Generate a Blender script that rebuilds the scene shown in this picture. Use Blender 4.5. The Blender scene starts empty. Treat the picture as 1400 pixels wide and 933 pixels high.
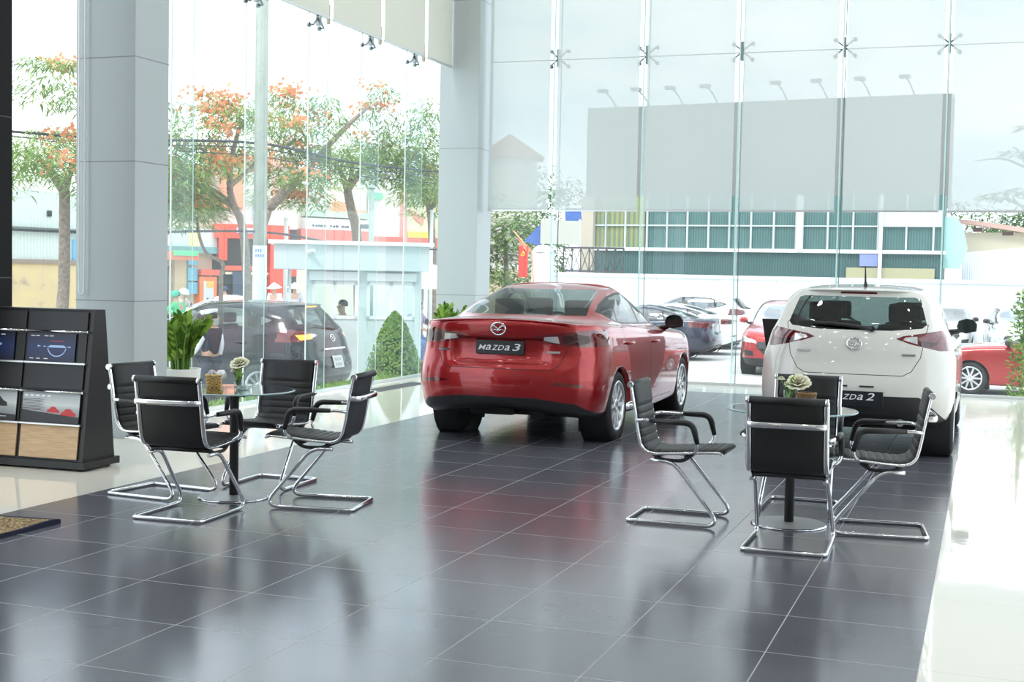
import bpy, bmesh, math, random
from mathutils import Vector, Matrix
C = bpy.context.scene.collection
PI = math.pi
random.seed(7)

# ------------------------------------------------------------------ helpers
class MB:
    """collects shapes in one bmesh; build() links them as ONE mesh object"""
    def __init__(s):
        s.bm = bmesh.new(); s.mi = 0
    def _f(s, vs, smooth=False):
        try:
            f = s.bm.faces.new(vs)
        except ValueError:
            return None
        f.material_index = s.mi; f.smooth = smooth
        return f
    def quad(s, a, b, c, d, smooth=False):
        return s._f([s.bm.verts.new(p) for p in (a, b, c, d)], smooth)
    def poly(s, pts):
        return s._f([s.bm.verts.new(p) for p in pts])
    def box(s, x0, x1, y0, y1, z0, z1, M=None, bev=0):
        co = [(x0,y0,z0),(x1,y0,z0),(x1,y1,z0),(x0,y1,z0),(x0,y0,z1),(x1,y0,z1),(x1,y1,z1),(x0,y1,z1)]
        if M is not None: co = [M @ Vector(c) for c in co]
        v = [s.bm.verts.new(c) for c in co]
        fs = [s._f([v[i] for i in q]) for q in ((0,3,2,1),(4,5,6,7),(0,1,5,4),(1,2,6,5),(2,3,7,6),(3,0,4,7))]
        if bev:
            es = list({e for f in fs for e in f.edges})
            r = bmesh.ops.bevel(s.bm, geom=es, offset=bev, segments=2, affect='EDGES', profile=.6)
            for f in r['faces']: f.material_index = s.mi; f.smooth = True
        return s
    def tube(s, pts, r, n=8, cap=True, closed=False, flat=1.0):
        pts = [Vector(p) for p in pts]; m = len(pts)
        rr = r if isinstance(r, (list, tuple)) else [r]*m
        rings = []; prev = None
        for i, p in enumerate(pts):
            if closed: t = pts[(i+1) % m]-pts[i-1]
            else: t = (pts[min(i+1, m-1)]-pts[max(i-1, 0)])
            if t.length < 1e-9: t = Vector((0,0,1))
            t.normalize()
            if prev is None:
                a = Vector((0,0,1)) if abs(t.z) < .9 else Vector((1,0,0))
                u = t.cross(a).normalized()
            else:
                u = (prev - t*prev.dot(t))
                u = u.normalized() if u.length > 1e-6 else t.orthogonal().normalized()
            prev = u; w = t.cross(u)
            rings.append([s.bm.verts.new(p+(u*math.cos(2*PI*k/n)+w*math.sin(2*PI*k/n)*flat)*rr[i]) for k in range(n)])
        for i in range(m if closed else m-1):
            A, B = rings[i], rings[(i+1) % m]
            for k in range(n): s._f([A[k], A[(k+1) % n], B[(k+1) % n], B[k]], True)
        if cap and not closed:
            s._f(rings[0][::-1]); s._f(rings[-1])
        return s
    def lathe(s, prof, n=24, M=None, cap=True, a0=0, a1=2*PI):
        """prof: (r, z) list, around z"""
        full = abs(a1-a0-2*PI) < 1e-6
        cols = n if full else n+1
        R = []
        for r, z in prof:
            row = []
            for k in range(cols):
                a = a0+(a1-a0)*k/n
                p = Vector((r*math.cos(a), r*math.sin(a), z))
                row.append(s.bm.verts.new(M @ p if M is not None else p))
            R.append(row)
        for i in range(len(R)-1):
            for k in range(n):
                k2 = (k+1) % cols
                s._f([R[i][k], R[i][k2], R[i+1][k2], R[i+1][k]], True)
        if cap and full:
            if prof[0][0] > 1e-5: s._f(R[0][::-1])
            if prof[-1][0] > 1e-5: s._f(R[-1])
        return s
    def sphere(s, c, r, n=12, sx=1, sy=1, sz=1):
        prof = [(max(r*math.sin(PI*i/(n//2+2)), 1e-4), -r*math.cos(PI*i/(n//2+2))) for i in range(n//2+3)]
        return s.lathe(prof, n, Matrix.Translation(c) @ Matrix.Diagonal((sx,sy,sz,1)), cap=False)
    def prism(s, pts, h, M=None, smooth=False):
        """2D outline in xy, extruded 0..h along z, then placed by M"""
        M = M or Matrix()
        a = [s.bm.verts.new(M @ Vector((x, y, 0))) for x, y in pts]
        b = [s.bm.verts.new(M @ Vector((x, y, h))) for x, y in pts]
        n = len(pts)
        s._f(a[::-1]); s._f(b)
        for i in range(n): s._f([a[i], a[(i+1) % n], b[(i+1) % n], b[i]], smooth)
        return s
    def build(s, name, mats, parent=None, smooth=None, loc=None, weld=False):
        if weld: bmesh.ops.remove_doubles(s.bm, verts=s.bm.verts, dist=1e-5)
        me = bpy.data.meshes.new(name)
        if smooth is not None:
            for f in s.bm.faces: f.smooth = smooth
        s.bm.to_mesh(me); s.bm.free()
        o = bpy.data.objects.new(name, me); C.objects.link(o)
        for m in (mats if isinstance(mats, (list, tuple)) else [mats]): me.materials.append(m)
        if parent: o.parent = parent
        if loc: o.location = loc
        return o

def tag(o, label, cat, group=None, kind=None):
    o['label'] = label; o['category'] = cat
    if group: o['group'] = group
    if kind: o['kind'] = kind
    return o
def empty(name, loc=(0,0,0), rz=0):
    o = bpy.data.objects.new(name, None); C.objects.link(o)
    o.empty_display_size = .1; o.location = loc; o.rotation_euler = (0,0,rz)
    return o
def thing(name, label, cat, loc=(0,0,0), rz=0, group=None):
    return tag(empty(name, loc, rz), label, cat, group)
def struct(o):
    o['kind'] = 'structure'; return o
KIDS = {}
def copy_tree(o, parent=None):
    c = o.copy(); C.objects.link(c); c.parent = parent
    for ch in [x for x in C.objects if x.parent == o]:
        copy_tree(ch, c)
    return c
def cr(pts, n=8, closed=False):
    """Catmull-Rom through points"""
    P = [Vector(p) for p in pts]; m = len(P); out = []
    for i in range(m if closed else m-1):
        if closed: a, b, c, d = P[i-1], P[i], P[(i+1) % m], P[(i+2) % m]
        else:
            b, c = P[i], P[i+1]
            a = P[i-1] if i > 0 else b*2-c
            d = P[i+2] if i+2 < m else c*2-b
        for k in range(n):
            t = k/n
            out.append(((b*2)+(c-a)*t+(a*2-b*5+c*4-d)*t*t+(b*3-a-c*3+d)*t**3)*.5)
    if not closed: out.append(P[-1])
    return out
def fillet(pts, r, n=5):
    """round the corners of a polyline"""
    P = [Vector(p) for p in pts]; out = [P[0]]
    for i in range(1, len(P)-1):
        a, b, c = P[i-1], P[i], P[i+1]
        d1 = (a-b); d2 = (c-b); l = min(r, d1.length*.49, d2.length*.49)
        p, q = b+d1.normalized()*l, b+d2.normalized()*l
        for k in range(n+1):
            t = k/n; out.append(p*(1-t)**2+b*2*t*(1-t)+q*t*t)
    out.append(P[-1]); return out

# ------------------------------------------------------------------ materials
MATS = {}
def nmat(name):
    m = bpy.data.materials.new(name); m.use_nodes = True
    return m, m.node_tree.nodes, m.node_tree.links
def pmat(name, col, rough=.5, metal=0, coat=0, spec=.5, noise=0, nscale=20, bump=0, emit=None, es=0, trans=0, sheen=0, liner=False):
    if name in MATS: return MATS[name]
    m, N, L = nmat(name); b = N['Principled BSDF']
    b.inputs['Base Color'].default_value = (*col, 1)
    b.inputs['Roughness'].default_value = rough; b.inputs['Metallic'].default_value = metal
    b.inputs['Coat Weight'].default_value = coat; b.inputs['Coat Roughness'].default_value = .03
    b.inputs['Specular IOR Level'].default_value = spec
    if sheen: b.inputs['Sheen Weight'].default_value = sheen
    if emit: b.inputs['Emission Color'].default_value = (*emit, 1); b.inputs['Emission Strength'].default_value = es
    if noise or bump:
        tc = N.new('ShaderNodeTexCoord'); nz = N.new('ShaderNodeTexNoise')
        nz.inputs['Scale'].default_value = nscale; nz.inputs['Detail'].default_value = 5
        L.new(tc.outputs['Object'], nz.inputs['Vector'])
        if noise:
            mx = N.new('ShaderNodeMix'); mx.data_type = 'RGBA'
            mx.inputs['A'].default_value = (*[c*(1-noise) for c in col], 1)
            mx.inputs['B'].default_value = (*[min(1, c*(1+noise)) for c in col], 1)
            L.new(nz.outputs['Fac'], mx.inputs['Factor']); L.new(mx.outputs['Result'], b.inputs['Base Color'])
        if bump:
            bp = N.new('ShaderNodeBump'); bp.inputs['Strength'].default_value = bump; bp.inputs['Distance'].default_value = .01
            L.new(nz.outputs['Fac'], bp.inputs['Height']); L.new(bp.outputs['Normal'], b.inputs['Normal'])
    if liner:   # two-sided sheet: paint outside, dark trim inside
        g = N.new('ShaderNodeNewGeometry'); d = N.new('ShaderNodeBsdfDiffuse'); d.inputs['Color'].default_value = (.015,.015,.017,1)
        ms = N.new('ShaderNodeMixShader'); L.new(g.outputs['Backfacing'], ms.inputs[0])
        L.new(b.outputs[0], ms.inputs[1]); L.new(d.outputs[0], ms.inputs[2])
        L.new(ms.outputs[0], N['Material Output'].inputs['Surface'])
    MATS[name] = m
    return m
def glassmat(name, tint=(.93,.97,.96), refl=1.0, veil=0.0, veilcol=(.9,.95,.95), rough=0.0):
    """thin sheet glass: tinted transparency + fresnel reflection (+ a faint translucent veil imitating washed-out glare)"""
    if name in MATS: return MATS[name]
    m, N, L = nmat(name); N.remove(N['Principled BSDF'])
    t = N.new('ShaderNodeBsdfTransparent'); t.inputs['Color'].default_value = (*tint, 1)
    g = N.new('ShaderNodeBsdfGlossy'); g.inputs['Roughness'].default_value = rough
    fr = N.new('ShaderNodeFresnel'); fr.inputs['IOR'].default_value = 1.45
    geo = N.new('ShaderNodeNewGeometry')
    # keep the fresnel the same from both sides of the sheet
    vm = N.new('ShaderNodeVectorMath'); vm.operation = 'DOT_PRODUCT'
    L.new(geo.outputs['Normal'], vm.inputs[0]); L.new(geo.outputs['Incoming'], vm.inputs[1])
    ab = N.new('ShaderNodeMath'); ab.operation = 'ABSOLUTE'; L.new(vm.outputs['Value'], ab.inputs[0])
    om = N.new('ShaderNodeMath'); om.operation = 'SUBTRACT'; om.inputs[0].default_value = 1; L.new(ab.outputs[0], om.inputs[1])
    pw = N.new('ShaderNodeMath'); pw.operation = 'POWER'; pw.inputs[1].default_value = 5; L.new(om.outputs[0], pw.inputs[0])
    ml = N.new('ShaderNodeMath'); ml.operation = 'MULTIPLY_ADD'; ml.inputs[1].default_value = .92*refl; ml.inputs[2].default_value = .06*refl
    L.new(pw.outputs[0], ml.inputs[0]); N.remove(fr)
    ms = N.new('ShaderNodeMixShader'); L.new(ml.outputs[0], ms.inputs[0]); L.new(t.outputs[0], ms.inputs[1]); L.new(g.outputs[0], ms.inputs[2])
    out = ms
    if veil:  # whitish translucent share stands in for veiling glare on the glass
        d = N.new('ShaderNodeBsdfTranslucent'); d.inputs['Color'].default_value = (*veilcol, 1)
        m2 = N.new('ShaderNodeMixShader'); m2.inputs[0].default_value = veil
        L.new(ms.outputs[0], m2.inputs[1]); L.new(d.outputs[0], m2.inputs[2]); out = m2
    L.new(out.outputs[0], N['Material Output'].inputs['Surface'])
    MATS[name] = m
    return m
def colormix(name, pairs, scale=8, rough=.6, detail=4, dist=.3):
    """procedural two/three colour noise"""
    if name in MATS: return MATS[name]
    m, N, L = nmat(name); b = N['Principled BSDF']; b.inputs['Roughness'].default_value = rough
    tc = N.new('ShaderNodeTexCoord'); nz = N.new('ShaderNodeTexNoise'); nz.inputs['Scale'].default_value = scale; nz.inputs['Detail'].default_value = detail
    nz.inputs['Distortion'].default_value = dist
    cr_ = N.new('ShaderNodeValToRGB')
    els = cr_.color_ramp.elements
    els[0].position, els[0].color = pairs[0][0], (*pairs[0][1], 1)
    els[1].position, els[1].color = pairs[1][0], (*pairs[1][1], 1)
    for p, c in pairs[2:]:
        e = els.new(p); e.color = (*c, 1)
    L.new(tc.outputs['Object'], nz.inputs['Vector']); L.new(nz.outputs['Fac'], cr_.inputs['Fac']); L.new(cr_.outputs['Color'], b.inputs['Base Color'])
    MATS[name] = m
    return m

chrome = pmat('chrome', (.82,.83,.85), .08, 1)
steel = pmat('brushed_steel', (.55,.56,.57), .3, 1)
black_plastic = pmat('black_plastic', (.02,.02,.022), .4)
gloss_black = pmat('gloss_black', (.012,.012,.014), .08, 0, .6)
rubber = pmat('tyre_rubber', (.018,.018,.019), .75, noise=.2, nscale=40)
white_paint = pmat('white_plaster', (.82,.84,.84), .6, noise=.03)

# ------------------------------------------------------------------ camera (metres; X across the tiles, Y along them into the room)
EYE = 1.53
PITCH, ROLL, YAW = .05122, .019844, .34672
def camaxes():
    def T(d):
        x, y, z = d
        c, s = math.cos(ROLL), math.sin(ROLL); x, z = c*x-s*z, s*x+c*z
        c, s = math.cos(PITCH), math.sin(PITCH); y, z = c*y+s*z, -s*y+c*z
        c, s = math.cos(YAW), math.sin(YAW); x, y = c*x-s*y, s*x+c*y
        return Vector((x, y, z))
    return T((1,0,0)), T((0,1,0)), T((0,0,1))
cd = bpy.data.cameras.new('camera'); cam = bpy.data.objects.new('camera', cd); C.objects.link(cam)
r_, f_, u_ = camaxes()
cam.matrix_world = Matrix(((r_.x,u_.x,-f_.x,0),(r_.y,u_.y,-f_.y,0),(r_.z,u_.z,-f_.z,EYE),(0,0,0,1)))
cd.sensor_width = 36; cd.sensor_fit = 'HORIZONTAL'; cd.lens = 1796.8/1400*36
cd.clip_end = 500
bpy.context.scene.camera = cam
sc = bpy.context.scene
sc.view_settings.view_transform = 'Standard'
sc.cycles.max_bounces = 9; sc.cycles.transparent_max_bounces = 24; sc.cycles.diffuse_bounces = 4; sc.cycles.glossy_bounces = 4
sc.cycles.caustics_reflective = False; sc.cycles.caustics_refractive = False
sc.cycles.sample_clamp_indirect = 6
sc.cycles.use_denoising = True

# ------------------------------------------------------------------ world: bright hazy overcast sky
w = bpy.data.worlds.new('sky'); sc.world = w; w.use_nodes = True
N, L = w.node_tree.nodes, w.node_tree.links
bg = N['Background']; tc = N.new('ShaderNodeTexCoord'); nz = N.new('ShaderNodeTexNoise'); mp = N.new('ShaderNodeMapping')
mp.inputs['Scale'].default_value = (1, 1, 3.5)
L.new(tc.outputs['Generated'], mp.inputs[0]); L.new(mp.outputs[0], nz.inputs['Vector'])
nz.inputs['Scale'].default_value = 3.2; nz.inputs['Detail'].default_value = 6; nz.inputs['Roughness'].default_value = .55
rp = N.new('ShaderNodeValToRGB'); e = rp.color_ramp.elements
e[0].position = .38; e[0].color = (.55,.66,.78,1); e[1].position = .66; e[1].color = (1,1,1,1)
L.new(nz.outputs['Fac'], rp.inputs['Fac']); L.new(rp.outputs['Color'], bg.inputs['Color'])
bg.inputs['Strength'].default_value = 2.9
sd = bpy.data.lights.new('sun', 'SUN'); sd.energy = 1.6; sd.angle = math.radians(14); sd.color = (1,.96,.88)
so = bpy.data.objects.new('sun', sd); C.objects.link(so); so.rotation_euler = (math.radians(38), math.radians(-12), 0)

# ------------------------------------------------------------------ room shell
FX = -7.8      # left glass
BY = 18.6      # back glass
XR, YN, ZC = 5.2, -7.5, 7.4
OUT = -.68     # street level
X0, SX, Y0, SY = -2.615, .6026, 5.365, .6253
DXL, DXR = X0-5*SX, X0+4*SX
def tilemat(name, base, base2, grout, x0, sx, y0, sy, rough, gw, bump=0, spec=.5, bscale=2.5):
    m, N, L = nmat(name); b = N['Principled BSDF']
    tc = N.new('ShaderNodeTexCoord'); sp = N.new('ShaderNodeSeparateXYZ'); L.new(tc.outputs['Object'], sp.inputs[0])
    def math_(op, a, bv, c=None):
        n = N.new('ShaderNodeMath'); n.operation = op
        for i, q in enumerate((a, bv, c)):
            if q is None: continue
            if isinstance(q, (int, float)): n.inputs[i].default_value = q
            else: L.new(q, n.inputs[i])
        return n.outputs[0]
    def line(ax, o, s):
        t = math_('DIVIDE', math_('SUBTRACT', sp.outputs[ax], o), s)
        fr = math_('FRACT', t, None)
        d = math_('MULTIPLY', math_('SUBTRACT', .5, math_('ABSOLUTE', math_('SUBTRACT', fr, .5), None)), s)
        return math_('LESS_THAN', d, gw/2), math_('FLOOR', t, None)
    lx, ix = line(0, x0, sx); ly, iy = line(1, y0, sy)
    g = math_('MAXIMUM', lx, ly)
    cb = N.new('ShaderNodeCombineXYZ'); L.new(ix, cb.inputs[0]); L.new(iy, cb.inputs[1])
    wn = N.new('ShaderNodeTexWhiteNoise'); wn.noise_dimensions = '3D'; L.new(cb.outputs[0], wn.inputs['Vector'])
    nz = N.new('ShaderNodeTexNoise'); nz.inputs['Scale'].default_value = 3; nz.inputs['Detail'].default_value = 7
    L.new(tc.outputs['Object'], nz.inputs['Vector'])
    f = math_('ADD', math_('MULTIPLY', wn.outputs['Value'], .45), math_('MULTIPLY', nz.outputs['Fac'], .6))
    mx = N.new('ShaderNodeMix'); mx.data_type = 'RGBA'; mx.inputs['A'].default_value = (*base, 1); mx.inputs['B'].default_value = (*base2, 1)
    L.new(f, mx.inputs['Factor'])
    m2 = N.new('ShaderNodeMix'); m2.data_type = 'RGBA'; m2.inputs['B'].default_value = (*grout, 1)
    L.new(mx.outputs['Result'], m2.inputs['A']); L.new(g, m2.inputs['Factor']); L.new(m2.outputs['Result'], b.inputs['Base Color'])
    r = math_('ADD', math_('MULTIPLY', nz.outputs['Fac'], rough*.5), rough*.7)
    L.new(math_('MAXIMUM', r, math_('MULTIPLY', g, .6)), b.inputs['Roughness'])
    b.inputs['Specular IOR Level'].default_value = spec
    if bump:
        n2 = N.new('ShaderNodeTexNoise'); n2.inputs['Scale'].default_value = bscale; n2.inputs['Detail'].default_value = 2
        L.new(tc.outputs['Object'], n2.inputs['Vector'])
        bp = N.new('ShaderNodeBump'); bp.inputs['Strength'].default_value = bump; bp.inputs['Distance'].default_value = .02
        L.new(n2.outputs['Fac'], bp.inputs['Height']); L.new(bp.outputs['Normal'], b.inputs['Normal'])
    return m
dark_tile = tilemat('dark_slate_tile', (.098,.101,.121), (.136,.138,.160), (.36,.36,.37), X0, SX, Y0, SY, .185, .0055, bump=.006, spec=.8, bscale=9)
light_tile = tilemat('cream_polished_tile', (.80,.77,.68), (.86,.83,.75), (.42,.40,.36), DXL, SX*2, Y0+SY*2, SY*2, .05, .004, bump=.02, spec=.6, bscale=6)
b = MB()
YD = 17.35
b.mi = 0; b.quad((DXL,YN,0),(DXR,YN,0),(DXR,YD,0),(DXL,YD,0))
b.mi = 1
b.quad((FX,YN,0),(DXL,YN,0),(DXL,YD,0),(FX,YD,0)); b.quad((DXR,YN,0),(XR,YN,0),(XR,YD,0),(DXR,YD,0))
b.quad((FX,YD,0),(XR,YD,0),(XR,BY+.15,0),(FX,BY+.15,0))
struct(b.build('floor', [dark_tile, light_tile], weld=False))
b = MB(); b.box(FX-.12, XR, BY+.02, BY+.16, -.75, -.002); b.box(FX-.12, FX+.02, YN, BY+.02, -.75, -.002)
struct(b.build('baseboard_plinth', pmat('plinth_stone', (.6,.6,.58), .5)))
b = MB(); b.quad((FX,YN,ZC),(FX,BY,ZC),(XR,BY,ZC),(XR,YN,ZC)); struct(b.build('ceiling', white_paint))
b = MB(); b.quad((XR,YN,0),(XR,YN,ZC),(XR,5,ZC),(XR,5,0)); struct(b.build('wall_right', white_paint))
b = MB(); b.quad((FX,YN,0),(FX,YN,ZC),(XR,YN,ZC),(XR,YN,0)); struct(b.build('wall_rear', pmat('rear_wall_grey', (.6,.6,.6), .6)))
b = MB(); b.quad((FX,YN,0),(FX,2.0,0),(FX,2.0,ZC),(FX,YN,ZC)); struct(b.build('wall_left', white_paint))

# pillars
panel = pmat('grey_composite_panel', (.46,.505,.515), .35, noise=.02, nscale=3)
joint = pmat('panel_joint', (.25,.27,.28), .6)
def pillar(name, x0, x1, y0, y1, joints, m=panel, jm=joint, z1=ZC):
    b = MB(); b.mi = 0; b.box(x0, x1, y0, y1, 0, z1, bev=.004)
    b.mi = 1
    for z in joints: b.box(x0-.001, x1+.001, y0-.001, y1+.001, z-.004, z+.004)
    return struct(b.build(name, [m, jm]))
pillar('trim_1', -7.68, -7.06, 9.74, 10.24, (1.22, 2.45, 3.36, 5.2))
pillar('trim_2', -7.69, -7.07, 17.95, 18.52, (1.2, 3.35, 5.5))
dark_panel = pmat('black_clad_panel', (.008,.0075,.008), .55, spec=.15)
pillar('trim_3', -8.0, -7.28, 7.6, 9.12-.66, (1.42, 2.68, 4.0), dark_panel, pmat('dark_joint', (.05,.05,.05), .5))

# glazing
win_glass = glassmat('shopfront_glass', (.95,.985,.98), .8, .03, (.9,.97,.97))
fin_glass = glassmat('fin_glass', (.86,.965,.955), .6, .05, (.8,1,.97))
edge_green = pmat('glass_edge', (.62,.86,.84), .15, emit=None)
spider_m = pmat('spider_steel', (.32,.33,.34), .3, 1)
def spider(parent, x, y, z, axis):
    s = MB()
    for sx in (-1, 1):
        for sz in (-1, 1):
            e = Vector((x+sx*.13, y, z+sz*.11)) if axis == 'x' else Vector((x, y+sx*.13, z+sz*.11))
            c0 = Vector((x, y, z))
            off = Vector((0,.12,0)) if axis == 'x' else Vector((-.12,0,0))
            s.tube([c0, e, e+off*.5], .013, 6)
            M = Matrix.Translation(e+off*.5) @ (Matrix.Rotation(PI/2, 4, 'X') if axis == 'x' else Matrix.Rotation(PI/2, 4, 'Y'))
            s.lathe([(.028,-.015),(.028,.015)], 10, M)
    if axis == 'x': s.box(x-.02, x+.02, y-.03, y+.03, z-.13, z+.13)
    else: s.box(x-.03, x+.03, y-.02, y+.02, z-.1, z+.1)
    return s.build('spider_fitting', spider_m, parent)
# back glazing
FINS = [-7.17, -6.03, -4.70, -3.34, -1.95, -.60, .76, 2.12, 3.48]
ZJ = 4.69
w1 = struct(empty('window_1', ((FX+XR)/2, BY, 0)))
w1.location = (0,0,0)
xs = [FX]+FINS[1:]+[XR]
for i in range(len(xs)-1):
    for z0, z1 in ((0.02, ZJ-.006), (ZJ+.006, ZC)):
        g = MB(); g.quad((xs[i]+.006,BY,z0),(xs[i+1]-.006,BY,z0),(xs[i+1]-.006,BY,z1),(xs[i]+.006,BY,z1))
        g.build('pane', win_glass, w1)
b = MB(); b.box(FX, XR, BY-.006, BY+.006, ZJ-.006, ZJ+.006)
for x in xs[1:-1]: b.box(x-.005, x+.005, BY-.005, BY+.005, 0, ZC)
b.build('silicone_joint', pmat('silicone', (.10,.12,.12), .5), w1)
b = MB(); b.box(FX, XR, BY-.03, BY+.03, 0, .035); b.build('bottom_rail', pmat('rail_alu', (.7,.72,.72), .3, .6), w1)
for x in FINS[1:-1]:
    g = MB(); g.mi = 0
    g.quad((x-.009,BY-.32,.03),(x-.009,BY-.02,.03),(x-.009,BY-.02,ZC),(x-.009,BY-.32,ZC))
    g.mi = 1; g.quad((x-.010,BY-.32,.03),(x-.010,BY-.32,ZC),(x+.010,BY-.32,ZC),(x+.010,BY-.32,.03))
    g.build('glass_fin', [fin_glass, edge_green], w1)
    spider(w1, x, BY-.13, ZJ, 'x')
# right-hand glazing (beyond the frame; it lights the right sides of the cars)
w3 = struct(empty('window_3'))
for k in range(10):
    ya, yb = 5+1.36*k, 5+1.36*(k+1)-.012
    g = MB(); g.quad((XR,ya,.02),(XR,yb,.02),(XR,yb,ZC),(XR,ya,ZC)); g.build('pane', win_glass, w3)
# left glazing
LM = [3.2, 4.6, 6.0, 7.4, 8.75, 10.05, 11.36, 12.76, 14.18, 15.60, 17.00, 18.25]
w2 = struct(empty('window_2'))
for i in range(len(LM)-1):
    for z0, z1 in ((0.02, 4.62), (4.64, ZC)):
        g = MB(); g.quad((FX,LM[i]+.006,z0),(FX,LM[i],z1),(FX,LM[i+1]-.006,z1),(FX,LM[i+1]-.006,z0))
        g.build('pane', win_glass, w2)
b = MB(); b.box(FX-.006, FX+.006, 2, BY, 4.625, 4.637)
for y in LM: b.box(FX-.006, FX+.006, y-.007, y+.007, 0, ZC)
b.build('silicone_joint', pmat('silicone_white', (.78,.86,.85), .4), w2)
b = MB(); b.box(FX-.03, FX+.03, 2, 17.9, 0, .035); b.build('bottom_rail', MATS['rail_alu'], w2)
for y in LM[3:-1]:
    g = MB(); g.mi = 0
    g.quad((FX+.02,y-.009,.03),(FX+.26,y-.009,.03),(FX+.26,y-.009,ZC),(FX+.02,y-.009,ZC))
    g.mi = 1; g.quad((FX+.26,y-.008,.03),(FX+.26,y+.008,.03),(FX+.26,y+.008,ZC),(FX+.26,y-.008,ZC))
    g.build('glass_fin', [fin_glass, edge_green], w2)
    spider(w2, FX+.13, y, 4.56, 'y')
    if y > 11:
        k = MB(); k.box(FX+.245, FX+.275, y-.022, y+.022, 4.47, 4.70); k.build('fin_shoe', pmat('shoe_bronze', (.42,.38,.31), .4, .4), w2)

# roller blinds
def blindmat():
    m, N, L = nmat('blind_screen'); N.remove(N['Principled BSDF'])
    t = N.new('ShaderNodeBsdfTransparent'); d = N.new('ShaderNodeBsdfDiffuse'); tr = N.new('ShaderNodeBsdfTranslucent')
    d.inputs['Color'].default_value = (.66,.70,.685,1); tr.inputs['Color'].default_value = (.60,.68,.67,1)
    a = N.new('ShaderNodeMixShader'); a.inputs[0].default_value = .24; L.new(d.outputs[0], a.inputs[1]); L.new(tr.outputs[0], a.inputs[2])
    c = N.new('ShaderNodeMixShader'); c.inputs[0].default_value = .865; L.new(t.outputs[0], c.inputs[1]); L.new(a.outputs[0], c.inputs[2])
    L.new(c.outputs[0], N['Material Output'].inputs['Surface'])
    return m
blind_m = blindmat()
alu = pmat('aluminium', (.75,.76,.77), .3, .8)
ordn = ['first', 'second', 'third', 'fourth', 'fifth', 'sixth', 'seventh', 'eighth']
for i in range(6):
    a, c = FINS[i]+.055, FINS[i+1]-.055
    if i == 0: a = -7.02
    o = thing('roller_blind', 'grey see-through roller blind on the back glass, %s from the corner pillar' % ordn[i], 'blind', (a, BY-.34, 2.46), 0, 'roller blinds on the back glass')
    m = MB(); m.quad((0,0,0),(c-a,0,0),(c-a,0,ZC-2.7),(0,0,ZC-2.7)); m.build('screen_fabric', blind_m, o)
    m = MB(); m.box(0, c-a, -.008, .008, -.012, .012); m.build('bottom_bar', alu, o)
    m = MB(); m.tube([(0,0,ZC-2.65),(c-a,0,ZC-2.65)], .045, 12); m.build('roller_tube', alu, o)
wn = [y for y in LM if y > 12]
for i in range(len(wn)-1):
    a, c = wn[i]+.05, wn[i+1]-.05
    if i == len(wn)-2: c = 17.93
    o = thing('roller_blind', 'cream roller blind rolled up high on the street side glass, %s from the right end' % ordn[len(wn)-2-i], 'blind', (FX+.30, a, 4.53), 0, 'roller blinds high on the street side glass')
    m = MB(); m.quad((0,0,0),(0,c-a,0),(0,c-a,ZC-4.9),(0,0,ZC-4.9)); m.build('screen_fabric', pmat('blind_cream', (.74,.74,.66), .8), o)
    m = MB(); m.box(-.008, .008, 0, c-a, -.012, .012); m.build('bottom_bar', alu, o)
    m = MB(); m.tube([(0,0,ZC-4.85),(0,c-a,ZC-4.85)], .045, 12); m.build('roller_tube', alu, o)
# blind cord loop by the near pillar
pts = [(-7.62,9.70,5.5)]+[(-7.62+.0,9.70,z) for z in (3,1.6)]+[(-7.615,9.70,1.30),(-7.59,9.70,1.26),(-7.565,9.70,1.30)]+[(-7.56,9.70,z) for z in (1.6,3,5.5)]
b = MB(); b.tube(pts, .006, 6); tag(b.build('blind_cord', pmat('white_cord', (.85,.87,.86), .5)), 'thin white looped blind cord hanging in front of the near grey pillar', 'cord')

# ceiling downlights: real lamps
k = 0
for x in (-6.6, -4.8, -3.0, -1.2, .6, 2.6):
    for y in (-5, -1.5, 2, 5.5, 8.5, 11, 13.5, 16):
        ld = bpy.data.lights.new('downlight', 'AREA'); ld.shape = 'DISK'; ld.size = .22; ld.energy = 9; ld.color = (1,.97,.92)
        lo = bpy.data.objects.new('downlight', ld); C.objects.link(lo); lo.location = (x+.0*k, y, ZC-.06)
# ================================================================== CARS
UF = [0, .42, .70, .89, .985]
DY = [0, .05, .17, .45, 1.0]
def ring(w, yr, rc, yf, fc, z, wr=.99, wf=.985):
    """one contour of the body, rear centre -> front centre, right half. z = rear, rear quarter, middle, front quarter, front"""
    P = []
    zz = lambda t: z[0] if t <= 0 else None
    for i in range(5): P.append([w*wr*UF[i], yr+rc*DY[i], z[0]+(z[1]-z[0])*(UF[i]/UF[4])**1.6])
    ya, yb = yr+rc, yf-fc
    for t, wx in ((.16,.995),(.36,1.0),(.54,1.0),(.72,1.0),(.88,.997)):
        y = ya+(yb-ya)*t
        zv = z[1]+(z[2]-z[1])*(t/.5) if t < .5 else z[2]+(z[3]-z[2])*((t-.5)/.5)
        k = wr+(1-wr)*min(1, t/.3); q = wf+(1-wf)*min(1, (1-t)/.3)
        P.append([w*wx*min(k, q), y, zv])
    for i in range(4, -1, -1): P.append([w*wf*UF[i], yf-fc*DY[i], z[4]+(z[3]-z[4])*(UF[i]/UF[4])**1.6])
    return P
def catm(a, b, c, d, t):
    return .5*((2*b)+(c-a)*t+(2*a-5*b+4*c-d)*t*t+(3*b-a-3*c+d)*t**3)
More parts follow.
